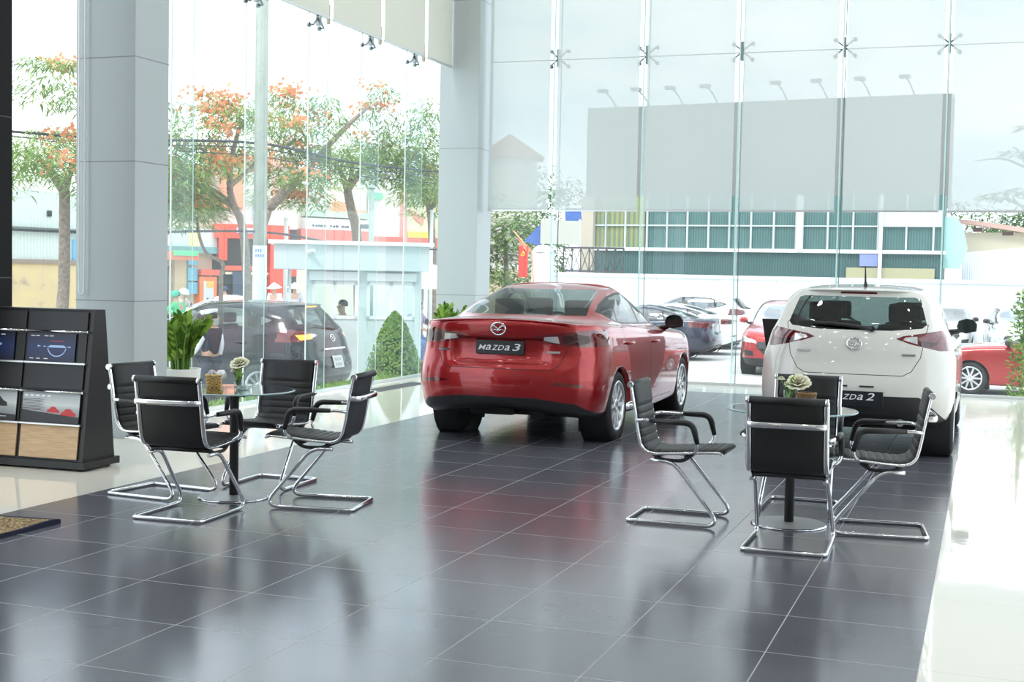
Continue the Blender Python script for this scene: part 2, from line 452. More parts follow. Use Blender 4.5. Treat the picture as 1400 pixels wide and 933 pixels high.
def surf(levels, nu=5, nv=5):
    """smooth mesh through the contours, mirrored to both sides"""
    n = len(levels[0]); K = len(levels)
    G = [[Vector(p) for p in lv] for lv in levels]
    def urow(r):
        mir = lambda p: Vector((-p.x, p.y, p.z))
        R = [mir(r[1])]+r+[mir(r[-2])]; out = []
        for i in range(1, n):
            for k in range(nu): out.append(Vector([catm(R[i-1][c], R[i][c], R[i+1][c], R[i+2][c], k/nu) for c in range(3)]))
        out.append(r[-1].copy()); out[0].x = 0; out[-1].x = 0
        return out
    U = [urow(r) for r in G]; m = len(U[0]); V = []
    for i in range(K-1):
        for k in range(nv):
            t = k/nv; row = []
            for j in range(m):
                b, c = U[i][j], U[i+1][j]
                # limit overshoot where spacing changes a lot
                a = U[i-1][j] if i else b*2-c
                d = U[i+2][j] if i+2 < K else c*2-b
                lb = (c-b).length
                if (b-a).length > 1e-9: a = b-(b-a)*min(1, 1.3*lb/max((b-a).length, 1e-9))
                if (d-c).length > 1e-9: d = c+(d-c)*min(1, 1.3*lb/max((d-c).length, 1e-9))
                row.append(catm(a, b, c, d, t))
            V.append(row)
    V.append(U[-1])
    bm = bmesh.new()
    for side in (1, -1):
        vv = [[bm.verts.new((p.x*side, p.y, p.z)) for p in row] for row in V]
        for i in range(len(V)-1):
            for j in range(m-1):
                q = [vv[i][j], vv[i+1][j], vv[i+1][j+1], vv[i][j+1]]
                f = bm.faces.new(q if side == 1 else q[::-1]); f.smooth = True
    bmesh.ops.remove_doubles(bm, verts=bm.verts, dist=1e-4)
    bmesh.ops.dissolve_degenerate(bm, edges=bm.edges, dist=1e-5)
    bm.normal_update()
    s = sum((f.normal.x*f.calc_center_median().x) for f in bm.faces)
    if s < 0: bmesh.ops.reverse_faces(bm, faces=bm.faces)
    return bm
class Car:
    def __init__(s, levels, nu=5, nv=5):
        s.bm = surf(levels, nu, nv); s.lay = s.bm.faces.layers.int.new('pid'); s.ids = {}; s.bm.normal_update()
    def _planes(s, poly, ax):
        """convex outline in the two other axes -> planes. ax 'x': (y,z)  'y': (x,z)  'z': (x,y)"""
        n = len(poly); cx = sum(p[0] for p in poly)/n; cy = sum(p[1] for p in poly)/n; out = []
        for i in range(n):
            a, b = poly[i], poly[(i+1) % n]; d = (b[0]-a[0], b[1]-a[1]); nn = (d[1], -d[0])
            if nn[0]*(cx-a[0])+nn[1]*(cy-a[1]) > 0: nn = (-nn[0], -nn[1])   # outward
            mk = {'x': lambda u, v: Vector((0,u,v)), 'y': lambda u, v: Vector((u,0,v)), 'z': lambda u, v: Vector((u,v,0))}[ax]
            out.append((mk(*a), mk(*nn).normalized()))
        return out
    def clip(s, planes, sel=None, src=(0,)):
        fs = [f for f in s.bm.faces if f[s.lay] in src and (sel is None or sel(f))]
        for co, no in planes:
            if not fs: return []
            g = list(fs)+list({e for f in fs for e in f.edges})+list({v for f in fs for v in f.verts})
            r = bmesh.ops.bisect_plane(s.bm, geom=g, plane_co=co, plane_no=no, dist=1e-6)
            cand = {f for f in fs if f.is_valid} | {f for f in r['geom'] if isinstance(f, bmesh.types.BMFace)}
            fs = [f for f in cand if (f.calc_center_median()-co).dot(no) < 0]
        return fs
    def part(s, name, poly, ax, sel=None, mirror=False, src=(0,), extra=None):
        k = s.ids.setdefault(name, len(s.ids)+1)
        for sg in ((1, -1) if mirror else (1,)):
            if ax == 'x': pl = s._planes(poly, 'x')
            else: pl = s._planes([(sg*u, v) for u, v in poly], ax)
            if extra: pl = pl+[(Vector((sg*c[0], c[1], c[2])), Vector((sg*n_[0], n_[1], n_[2])).normalized()) for c, n_ in extra]
            if ax == 'x' or extra or mirror:
                sl = (lambda f, sg=sg: f.calc_center_median().x*sg > .02 and (sel is None or sel(f)))
            else: sl = sel
            for f in s.clip(pl, sl, src): f[s.lay] = k
        return k
    def seam(s, name, poly, ax, sel=None, mirror=False, wdt=.007, inner=None, src=(0,)):
        """thin dark gap line around a panel; the panel itself becomes part `inner`"""
        n = len(poly)
        cx = sum(p[0] for p in poly)/n; cy = sum(p[1] for p in poly)/n
        s.part('__tmp', poly, ax, sel, mirror, src)
        # shrink towards inside by wdt along each edge
        ins = []
        for i in range(n):
            p0, p1, p2 = poly[i-1], poly[i], poly[(i+1) % n]
            def nrm(a, b):
                d = Vector((b[0]-a[0], b[1]-a[1])); q = Vector((d.y, -d.x)).normalized()
                if q.x*(cx-a[0])+q.y*(cy-a[1]) < 0: q = -q
                return q
            n1, n2 = nrm(p0, p1), nrm(p1, p2); h = (n1+n2); h = h/max(.3, h.length_squared)*2
            ins.append((p1[0]+h.x*wdt, p1[1]+h.y*wdt))
        kt = s.ids['__tmp']
        s.part(inner, ins, ax, sel, mirror, (kt,))
        nm = ('=' if mirror else '')+name+'#'+inner.lstrip('=')
        k = s.ids.setdefault(nm, len(s.ids)+1)
        for f in s.bm.faces:
            if f[s.lay] == kt: f[s.lay] = k
    def arch(s, y, z, r, xmin):
        n = 28; poly = [(y+r*math.cos(2*PI*i/n), z+r*math.sin(2*PI*i/n)) for i in range(n)]
        pl = s._planes(poly, 'x')
        for sg in (1, -1):
            fs = s.clip(pl, lambda f: f.calc_center_median().x*sg > xmin, tuple(range(0, 60)))
            bmesh.ops.delete(s.bm, geom=fs, context='FACES')
            be = [e for e in s.bm.edges if len(e.link_faces) == 1 and e.verts[0].co.x*sg > xmin and all(abs(math.hypot(v.co.y-y, v.co.z-z)-r) < .012 for v in e.verts)]
            ex = bmesh.ops.extrude_edge_only(s.bm, edges=be)
            for v in [q for q in ex['geom'] if isinstance(q, bmesh.types.BMVert)]: v.co.x -= sg*.07
            for f in [q for q in ex['geom'] if isinstance(q, bmesh.types.BMFace)]: f.smooth = True
        s.bm.normal_update()
    def emit(s, root, mats, label=None):
        """link the pieces: body (id 0) plus one mesh per part name (left/right of a pair become two meshes)"""
        bm = s.bm
        for v in bm.verts: v.normal_update()
        nrm = {v: v.normal.copy() for v in bm.verts}
        names = {0: 'body'}; names.update({k: n for n, k in s.ids.items()})
        groups = {}
        for f in bm.faces:
            n = names.get(f[s.lay], 'body')
            if n.startswith('__'): n = 'body'
            key = (n.lstrip('='), (f.calc_center_median().x > 0) if n.startswith('=') else None)
            groups.setdefault(key, []).append(f)
        made = {}
        for (n, side), fs in groups.items():
            base = n.split('#')[0]
            idx = {}; co = []; nn = []; fa = []
            for f in fs:
                q = []
                for v in f.verts:
                    if v not in idx: idx[v] = len(co); co.append(v.co.copy()); nn.append(nrm[v])
                    q.append(idx[v])
                fa.append(q)
            me = bpy.data.meshes.new(base); me.from_pydata(co, [], fa); me.update()
            for p in me.polygons: p.use_smooth = True
            me.normals_split_custom_set_from_vertices(nn)
            o = bpy.data.objects.new(base, me); C.objects.link(o); o.parent = root
            me.materials.append(mats.get(n) or mats.get(base) or mats.get('='+base))
            made[(n, side)] = o
        bm.free()
        return made

tint_glass = glassmat('car_glass', (.50,.57,.54), 1.15)
dark_glass = glassmat('privacy_glass', (.16,.19,.19), 1.2)
lens_red = pmat('lamp_red', (.13,.002,.004), .06, 0, 1, .7)
lens_dark = pmat('lamp_smoked', (.05,.010,.010), .06, 0, 1, .5)
lens_clear = pmat('lamp_clear', (.72,.72,.72), .1, .4, 1)
seam_m = pmat('panel_gap', (.008,.006,.006), .6)
lamp_lit = pmat('lamp_lit', (1,.25,.03), .3, emit=(1,.28,.03), es=3.0)
rim_m = pmat('alloy_silver', (.74,.75,.77), .2, .85)
rim_dark = pmat('alloy_dark', (.06,.06,.065), .4, .6)  # dark metal of wheel backs, brake discs and scooter engines
under_m = pmat('underbody', (.012,.012,.013), .7)
seat_m = pmat('car_seat_fabric', (.022,.022,.024), .7)
plate_m = pmat('plate_black', (.012,.016,.02), .3)
plate_w = pmat('plate_white', (.82,.84,.86), .4)
letter_w = pmat('letter_white', (.9,.9,.9), .3)

def text_mesh(txt, size, parent, name, mat, M, shear=0, ext=.002, bold=0, width=1.0):
    cu = bpy.data.curves.new(name, 'FONT'); cu.body = txt; cu.size = size; cu.align_x = 'CENTER'; cu.align_y = 'CENTER'
    cu.extrude = ext; cu.shear = shear; cu.offset = bold; cu.resolution_u = 4
    t = bpy.data.objects.new(name, cu); C.objects.link(t)
    dg = bpy.context.evaluated_depsgraph_get(); dg.update()
    me = bpy.data.meshes.new_from_object(t.evaluated_get(dg))
    bpy.data.objects.remove(t); bpy.data.curves.remove(cu)
    me.name = name; me.transform(M @ Matrix.Diagonal((width,1,1,1)))
    me.materials.clear(); me.materials.append(mat)
    o = bpy.data.objects.new(name, me); C.objects.link(o)
    if parent: o.parent = parent
    return o

WHEELS = {}
def wheel(root, x, y, r, wdt, rr, side, style=10, spin=0.0):
    """tyre + alloy rim; outer face towards +x*side"""
    key = (round(r,3), style)
    M0 = Matrix.Rotation(PI/2, 4, 'Y')
    if key not in WHEELS:
        b = MB(); h = wdt/2
        b.lathe([(rr-.01,-h*.86),(rr+.008,-h*.97),((r+rr)/2,-h*1.03),(r-.02,-h*.93),(r-.004,-h*.78),(r,-h*.5),(r-.001,-h*.30),(r-.009,-h*.27),(r-.001,-h*.24),(r,0),(r-.009,h*.03),(r,h*.06),(r-.001,h*.27),(r-.009,h*.30),(r,h*.34),(r,h*.5),(r-.004,h*.78),(r-.02,h*.93),((r+rr)/2,h*1.03),(rr+.008,h*.97),(rr-.01,h*.86)], 40, M0, cap=False)
        tyre = b.build('tyre', rubber)
        b = MB(); b.mi = 0
        b.lathe([(rr+.004,h*.95),(rr-.004,h*1.0),(rr-.022,h*.93),(rr-.03,h*.6),(rr-.035,-h*.9)], 40, M0, cap=False)
        ns = style
        for i in range(ns):
            a = 2*PI*i/ns
            if ns == 10:   # five pairs of slim spokes
                a = 2*PI*(i//2)/5+(.20 if i % 2 else -.20)
            wi, wo = (.020,.017) if ns == 10 else (.035,.026)
            ct, st = math.cos(a), math.sin(a)
            a2 = a+((.10 if i % 2 else -.10) if ns == 10 else 0)
            p0 = Vector((h*.80, .045*math.cos(a*1.0), .045*math.sin(a))); p1 = Vector((h*.88, (rr-.012)*math.cos(a2), (rr-.012)*math.sin(a2)))
            t = Vector((0,-st,ct))
            va = [b.bm.verts.new(v) for v in (p0-t*wi, p0+t*wi, p1+t*wo, p1-t*wo)]
            vb = [b.bm.verts.new(v+Vector((-.035,0,0))) for v in (p0-t*wi*1.2, p0+t*wi*1.2, p1+t*wo*1.25, p1-t*wo*1.25)]
            b._f(va)
            for k in range(4): b._f([va[k], vb[k], vb[(k+1) % 4], va[(k+1) % 4]])
        b.lathe([(.066,h*.62),(.066,h*.82),(.030,h*.87),(.028,h*.82),(0.0001,h*.84)], 24, M0, cap=False)
        b.mi = 1
        b.lathe([(rr-.04,-h*.15),(.05,-h*.15)], 28, M0, cap=False)
        b.lathe([(.155,h*.30),(.155,h*.36),(.07,h*.36)], 28, M0, cap=False)
        rim = b.build('rim', [rim_m, rim_dark]); rim.parent = tyre
        bmesh_fix(rim)
        WHEELS[key] = tyre
        first = tyre
    else:
        first = None
    src = WHEELS[key]
    if first is None:
        t = src.copy(); C.objects.link(t)
        for ch in [c for c in C.objects if c.parent == src]:
            q = ch.copy(); C.objects.link(q); q.parent = t
    else: t = src
    t.name = 'wheel'; t.parent = root; t.location = (x, y, r)
    t.rotation_euler = (spin, 0, PI if side < 0 else 0)
    return t
def bmesh_fix(o):
    bm = bmesh.new(); bm.from_mesh(o.data); bmesh.ops.recalc_face_normals(bm, faces=bm.faces); bm.to_mesh(o.data); bm.free()

def mirrors(root, x, y, z, mat, glossm=gloss_black):
    for sg in (1, -1):
        b = MB(); b.mi = 0
        # housing
        prof = [(-.075,.0),(-.06,.05),(.0,.072),(.06,.06),(.085,.02),(.08,-.04),(.0,-.062),(-.06,-.045)]
        rows = []
        for k, (dy, sc_) in enumerate(((-.04,.92),(-.035,1.0),(.02,1.0),(.07,.82),(.10,.45))):
            rows.append([b.bm.verts.new((sg*(x+.125+px*1.25*sc_), y+dy, z+.02+pz*1.15*sc_)) for px, pz in prof])
        for i in range(4):
            for k in range(8): b._f([rows[i][k], rows[i][(k+1) % 8], rows[i+1][(k+1) % 8], rows[i+1][k]], True)
        b._f(rows[-1])
        b.mi = 1; b._f(rows[0])
        b.mi = 2; b.tube([(sg*(x-.06), y+.03, z-.05), (sg*(x+.04), y+.02, z-.035), (sg*(x+.09), y+.02, z-.005)], [.035,.03,.028], 8)
        o = b.build('wing_mirror', [mat, pmat('mirror_glass', (.10,.12,.125), .06, 1), glossm], root); bmesh_fix(o)

def seats(root, rear_y, front_y, zc, hx=.36, steer=True, sc_=1.0):
    b = MB()
    for y, xs_ in ((front_y, (hx, -hx)), (rear_y, (hx, -hx))):
        for x in xs_:
            b.box(x-.25, x+.25, y-.10, y+.04, zc-.55, zc+.09, bev=.05)
            b.box(x-.24, x+.24, y-.05, y+.45, zc-.62, zc-.45, bev=.04)
            b.box(x-.15, x+.15, y-.12, y-.02, zc+.11, zc+.285, bev=.04)
            for sx in (-.05, .05): b.tube([(x+sx, y-.06, zc), (x+sx, y-.07, zc+.12)], .006, 6)
    b.box(-.66, .66, front_y+.62, front_y+1.05, zc-.35, zc-.02, bev=.06)      # dashboard
    b.box(-.7, .7, rear_y-.4, front_y+1.0, zc-.78, zc-.70)                      # cabin floor
    b.box(-.66, .66, rear_y-.55, rear_y-.1, zc-.1, zc-.06)                      # parcel shelf
    if steer:
        M = Matrix.Translation((-hx, front_y+.50, zc-.05)) @ Matrix.Rotation(math.radians(65), 4, 'X')
        b.tube([M @ Vector((.18*math.cos(a), .18*math.sin(a), 0)) for a in [2*PI*k/24 for k in range(24)]], .015, 6, closed=True)
        b.tube([M @ Vector((-.18,0,0)), M @ Vector((.18,0,0))], .018, 6)
    return b.build('interior', seat_m, root)
def underbody(root, y0, y1, w, zb, axles, r, xi, xo):
    b = MB(); b.box(-w, w, y0+.25, y1, zb+.03, zb+.10)
    for ya in axles:
        for sg in (1, -1):
            M = Matrix.Translation((sg*xi if sg > 0 else -xo, ya, r)) @ Matrix.Rotation(PI/2, 4, 'Y')
            b.lathe([(r+.055, 0), (r+.055, xo-xi)], 24, M, cap=False)
            b.quad((sg*xi, ya-r-.05, .1), (sg*xi, ya+r+.05, .1), (sg*xi, ya+r+.05, r*2+.06), (sg*xi, ya-r-.05, r*2+.06))
        b.tube([(-xi, ya, r*.8), (xi, ya, r*.8)], .05, 8)
    b.box(-.38, .05, y0+.12, y0+.42, zb+.03, zb+.14, bev=.03)
    b.tube([(.30, y0+.1, zb+.07), (.30, y0+.7, zb+.05)], .06, 8)
    return b.build('underbody', under_m, root)
def emblem_at(root, M, s=1.0, dark=False):
    """winged emblem: oval ring with a spread-wing V inside"""
    b = MB()
    n = 28
    b.tube([M @ Vector((.062*s*math.cos(2*PI*k/n), .050*s*math.sin(2*PI*k/n), .004)) for k in range(n)], .0075*s, 6, closed=True)
    wing = [(-.058,.018),(-.035,.026),(-.012,.010),(0,-.014),(.012,.010),(.035,.026),(.058,.018)]
    b.tube([M @ Vector((x*s, y*s, .004)) for x, y in wing], [.004*s,.007*s,.007*s,.009*s,.007*s,.007*s,.004*s], 6)
    b.tube([M @ Vector((x*s, y*s, .004)) for x, y in [(-.05,-.012),(-.025,-.004),(0,-.020),(.025,-.004),(.05,-.012)]], [.003*s,.004*s,.007*s,.004*s,.003*s], 6)
    return b.build('emblem', chrome, root)
REARM = lambda x, y, z, tilt=0: Matrix.Translation((x, y, z)) @ Matrix.Rotation(tilt, 4, 'X') @ Matrix.Rotation(PI/2, 4, 'X')

def ymap(levels, pts):
    """piecewise-linear remap of y"""
    def f(y):
        for (a, A), (b_, B) in zip(pts, pts[1:]):
            if y <= b_ or b_ == pts[-1][0]: return A+(B-A)*(y-a)/(b_-a)
    return [[[p[0], f(p[1]), p[2]] for p in l] for l in levels]

SEDAN = [
 ring(.80, -.80,.40, 3.52,.60, (.33,.24,.19,.20,.20)),
 ring(.855,-.885,.40,3.58,.60, (.37,.30,.22,.24,.26)),
 ring(.885,-.925,.40,3.63,.62, (.46,.44,.34,.36,.38)),
 ring(.897,-.93,.40, 3.65,.65, (.58,.58,.52,.52,.52)),
 ring(.8975,-.915,.42,3.64,.66,(.69,.70,.68,.66,.62)),
 ring(.893,-.875,.42,3.62,.68, (.80,.82,.80,.76,.70)),
 ring(.886,-.875,.44,3.60,.72, (.92,.92,.89,.83,.74)),
 ring(.874,-.895,.46,3.56,.76, (1.03,1.01,.955,.88,.77)),
 ring(.848,-.895,.47,3.48,.80, (1.105,1.075,1.0,.92,.80)),
 ring(.815,-.845,.47,3.30,.78, (1.118,1.09,1.015,.945,.84)),
 ring(.785,-.62,.44, 2.80,.66, (1.128,1.10,1.022,.985,.93)),
 ring(.765,-.42,.42, 2.30,.50, (1.138,1.115,1.035,1.01,.985)),
 ring(.705,-.10,.42, 1.92,.42, (1.245,1.235,1.175,1.15,1.13)),
 ring(.630,.24,.40,  1.52,.36, (1.345,1.335,1.315,1.30,1.27)),
 ring(.560,.50,.29,  1.22,.27, (1.40,1.395,1.40,1.385,1.365)),
 ring(.42,.62,.20,   1.12,.21, (1.425,1.422,1.438,1.425,1.41)),
 ring(.20,.74,.10,   1.02,.13,  (1.44,1.44,1.449,1.44,1.435)),
 ring(.001,.845,.01,  .885,.01,  (1.447,1.447,1.452,1.45,1.449)),
]
HATCH = [
 ring(.75, -.56,.34, 3.22,.58, (.33,.27,.19,.20,.20)),
 ring(.80, -.64,.34, 3.28,.58, (.38,.34,.22,.24,.26)),
 ring(.835,-.685,.34,3.35,.60, (.48,.46,.35,.36,.38)),
 ring(.8475,-.69,.35,3.37,.63, (.60,.60,.53,.53,.52)),
 ring(.847,-.67,.36, 3.36,.64, (.70,.72,.68,.67,.62)),
 ring(.843,-.635,.36,3.34,.66, (.82,.84,.80,.78,.71)),
 ring(.812,-.615,.37,3.32,.70, (.94,.95,.90,.86,.76)),
 ring(.788,-.59,.38, 3.27,.74, (1.04,1.055,.97,.92,.80)),
 ring(.758,-.565,.38,3.17,.76, (1.10,1.12,1.01,.955,.84)),
 ring(.738,-.54,.37, 2.90,.70, (1.125,1.16,1.03,.985,.90)),
 ring(.722,-.50,.36, 2.48,.56, (1.165,1.205,1.07,1.03,.985)),
 ring(.700,-.42,.35, 2.02,.46, (1.27,1.295,1.20,1.165,1.13)),
 ring(.640,-.34,.34, 1.62,.40, (1.375,1.385,1.345,1.315,1.28)),
 ring(.590,-.33,.34, 1.38,.36, (1.42,1.425,1.42,1.395,1.375)),
 ring(.530,-.36,.36, 1.24,.34, (1.445,1.448,1.458,1.435,1.415)),
 ring(.40,-.15,.35,  1.10,.28, (1.468,1.468,1.484,1.465,1.45)),
 ring(.20,.20,.20,   1.00,.18, (1.484,1.484,1.494,1.484,1.476)),
 ring(.001,.50,.02,  .85,.02,  (1.492,1.492,1.497,1.494,1.49)),
]
def scaled(levels, sx, sz, pts):
    L_ = ymap(levels, pts)
    return [[[p[0]*sx, p[1], p[2]*sz] for p in l] for l in L_]
rear = lambda f: f.normal.y < -.12
from mathutils.bvhtree import BVHTree
def hit_rear(bvh, x, z):
    r = bvh.ray_cast(Vector((x, -6, z)), Vector((0, 1, 0))); return r[0], r[1]
def hit_side(bvh, y, z, sg=1):
    r = bvh.ray_cast(Vector((4*sg, y, z)), Vector((-sg, 0, 0))); return r[0], r[1]
def surf_matrix(p, n):
    """local frame on the skin: x to the viewer's right, y up, z out"""
    z = n.normalized(); x = Vector((0,0,1)).cross(z).normalized(); y = z.cross(x)
    return Matrix(((x.x,y.x,z.x,p.x),(x.y,y.y,z.y,p.y),(x.z,y.z,z.z,p.z),(0,0,0,1)))
def handle(root, bvh, y, z, sg, mat, parent=None):
    p, n = hit_side(bvh, y, z, sg)
    if p is None: return
    b = MB(); o = Vector((sg*.028, 0, 0))
    b.tube([p+Vector((0,-.095,0)), p+Vector((0,-.08,0))+o, p+o*1.25, p+Vector((0,.08,0))+o, p+Vector((0,.095,0))], [.010,.013,.015,.013,.010], 8)
    b.build('door_handle', mat, parent or root)
def red_paint(name, col=(.30,.004,.008)):
    if name in MATS: return MATS[name]
    m = pmat(name, col, .28, .5, 1, .5, liner=True)
    return m
paints = {
 'red': red_paint('soul_red', (.37,.004,.007)),
 'white': pmat('pearl_white', (.69,.68,.635), .3, 0, 1, liner=True),
 'white2': pmat('plain_white', (.82,.84,.85), .3, 0, 1, liner=True),
 'dark': pmat('midnight_metallic', (.008,.008,.016), .25, .2, .5, liner=True),
 'blue': pmat('blue_grey_metallic', (.018,.028,.055), .25, .4, .8, liner=True),
 'red2': red_paint('lot_red', (.42,.02,.02)),
 'silver': pmat('silver_metallic', (.62,.66,.68), .3, .6, 1, liner=True),
}
lot_glass = glassmat('sky_reflecting_glass', (.45,.52,.55), 3.6)
trim_black = pmat('trim_black', (.014,.014,.016), .3)

def sedan(name, label, paint, loc, rz=0, detail=True, group=None, plate=None, lit=False, sx=1, sz=1, yp=None, r=.322, res=(5,5)):
    root = thing(name, label, 'car', loc, rz, group)
    yp = yp or [(-.93,-.93),(0,0),(2.7,2.7),(3.65,3.65)]
    car = Car(scaled(SEDAN, sx, sz, yp), *res)
    fy = lambda y: ymap([[(0,y,0)]], yp)[0][0][1]
    X = lambda P: [(x*sx, z*sz) for x, z in P]
    Y = lambda P: [(fy(y), z*sz) for y, z in P]
    wb = fy(2.7)
    # shallow recess for the number plate
    for v in car.bm.verts:
        c = v.co
        if c.y < -.6:
            x, z = abs(c.x)/sx, c.z/sz
            k = max(0, min(1, (.50-x)/.12))*max(0, min(1, (z-.70)/.06))*max(0, min(1, (.965-z)/.03))
            c.y += .035*k*k*(3-2*k)
    car.bm.normal_update()
    bvh = BVHTree.FromBMesh(car.bm)
    rearsel = lambda f: f.calc_center_median().y < .75 and f.normal.y < -.1
    frontsel = lambda f: f.calc_center_median().y > .9 and f.normal.y > .08
    car.part('rear_window', X([(-.60,1.155),(.60,1.155),(.575,1.22),(.50,1.37),(.46,1.387),(-.46,1.387),(-.50,1.37),(-.575,1.22)]), 'y', rearsel)
    car.part('windshield', X([(-.66,1.02),(-.3,1.0),(.3,1.0),(.66,1.02),(.60,1.19),(.48,1.375),(-.48,1.375),(-.60,1.19)]), 'y', frontsel)
    dlo = Y([(-.05,1.19),(.12,1.105),(.45,1.065),(1.2,1.045),(2.03,1.03),(2.06,1.055),(1.75,1.20),(1.38,1.335),(1.1,1.365),(.75,1.362),(.45,1.325),(.15,1.258)])
    side = lambda f: abs(f.normal.x) > .35
    car.part('=window_frame', dlo, 'x', side, True)
    k = (car.ids['=window_frame'],)
    car.part('=side_window#a', Y([(1.17,1.065),(2.0,1.045),(1.74,1.185),(1.37,1.318),(1.13,1.348)]), 'x', side, True, k)
    car.part('=side_window#b', Y([(.33,1.09),(1.09,1.065),(1.06,1.349),(.75,1.345),(.47,1.312),(.40,1.29)]), 'x', side, True, k)
    car.part('=side_window#c', Y([(-.01,1.19),(.13,1.125),(.28,1.10),(.35,1.265),(.17,1.248)]), 'x', side, True, k)
    back = lambda f: f.calc_center_median().y < -.38
    # tail lamps wrap round the corner
    car.part('=tail_lamp', X([(.30,.966),(.34,.988),(.74,1.040),(1.0,1.052),(1.0,.90),(.74,.892),(.50,.915),(.37,.943)]), 'y', back, True, extra=[((0,-.36,1.0),(0,1,.55))])
    k = (car.ids['=tail_lamp'],)
    car.part('=reversing_lamp', X([(.405,.945),(.55,.922),(.535,.985),(.42,.978)]), 'y', back, True, k)
    car.part('=brake_lamp', X([(.575,.922),(.70,.91),(.78,.93),(.78,.99),(.70,1.005),(.565,.985)]), 'y', back, True, k)
    car.part('bumper_valance', X([(-.86,.28),(-.70,.395),(-.35,.438),(.35,.438),(.70,.395),(.86,.28),(.86,.1),(-.86,.1)]), 'y', lambda f: f.calc_center_median().y < -.3)
    car.part('=reflector', X([(.46,.565),(.56,.552),(.74,.538),(.76,.566),(.56,.585)]), 'y', back, True)
    if detail:
        car.seam('panel_gap', X([(-.49,.685),(.49,.685),(.56,.73),(.63,.90),(.30,.96),(-.30,.96),(-.63,.90),(-.56,.73)]), 'y', back, False, .006, 'trunk_lid')
        car.seam('panel_gap', Y([(1.115,.29),(2.10,.29),(2.19,.6),(2.14,1.0),(1.115,1.03)]), 'x', side, True, .006, '=front_door')
        car.seam('panel_gap', Y([(.46,.29),(1.105,.29),(1.105,1.03),(.15,1.055),(.15,.80)]), 'x', side, True, .006, '=rear_door')
    # nose
    car.part('grille', X([(-.46,.66),(.46,.66),(.36,.40),(-.36,.40)]), 'y', lambda f: f.calc_center_median().y > fy(3.0))
    car.part('=headlamp', X([(.48,.64),(.80,.69),(1.0,.76),(1.0,.82),(.80,.795),(.50,.715)]), 'y', lambda f: f.calc_center_median().y > fy(2.95), True)
    car.arch(0, r, r+.045, .5); car.arch(wb, r, r+.045, .5)
    mats = {'body': paint, 'rear_window': glassmat('smoked_glass', (.36,.44,.42), 1.1) if detail else tint_glass, 'windshield': tint_glass if detail else lot_glass, '=window_frame': trim_black, '=side_window': tint_glass if detail else lot_glass,
            '=tail_lamp': lens_red, '=reversing_lamp': lens_clear, '=brake_lamp': lamp_lit if lit else lens_dark, 'bumper_valance': black_plastic, '=reflector': lens_red,
            'panel_gap': seam_m, 'trunk_lid': paint, '=front_door': paint, '=rear_door': paint, 'grille': gloss_black, '=headlamp': lens_clear}
    made = car.emit(root, mats)
    for (n, s), o in list(made.items()):
        if n in ('reversing_lamp', 'brake_lamp') and ('tail_lamp', s) in made: o.parent = made[('tail_lamp', s)]
    # lip spoiler along the boot edge
    b = MB()
    pts = [Vector((x*sx, -.865+.07*(abs(x)/.72)**3, (1.122-.035*(abs(x)/.72)**2)*sz)) for x in [-.70+.1*i for i in range(15)]]
    b.tube(pts, [.006]+[.016]*13+[.006], 8, flat=.55); b.build('lip_spoiler', paint, root)
    for sg in (1, -1):
        handle(root, bvh, fy(.30), .895*sz, sg, paint, made.get(('rear_door', sg > 0)))
        handle(root, bvh, fy(1.28), .875*sz, sg, paint, made.get(('front_door', sg > 0)))
    p, n = hit_rear(bvh, 0, 1.04*sz)
    emblem_at(root, surf_matrix(p, n), 1.08)
    mirrors(root, .80*sx, fy(1.98), 1.03*sz, gloss_black)
    tw = .215
    for y in (0, wb):
        for sg in (1, -1): wheel(root, sg*(.872*sx-tw/2), y, r, tw, .231, sg, 10, spin=.3)
    underbody(root, -.72, wb+.6, .74*sx, .21, (0, wb), r, .60, .845*sx)
    seats(root, .45, 1.35, 1.0*sz)
    return root, bvh, made

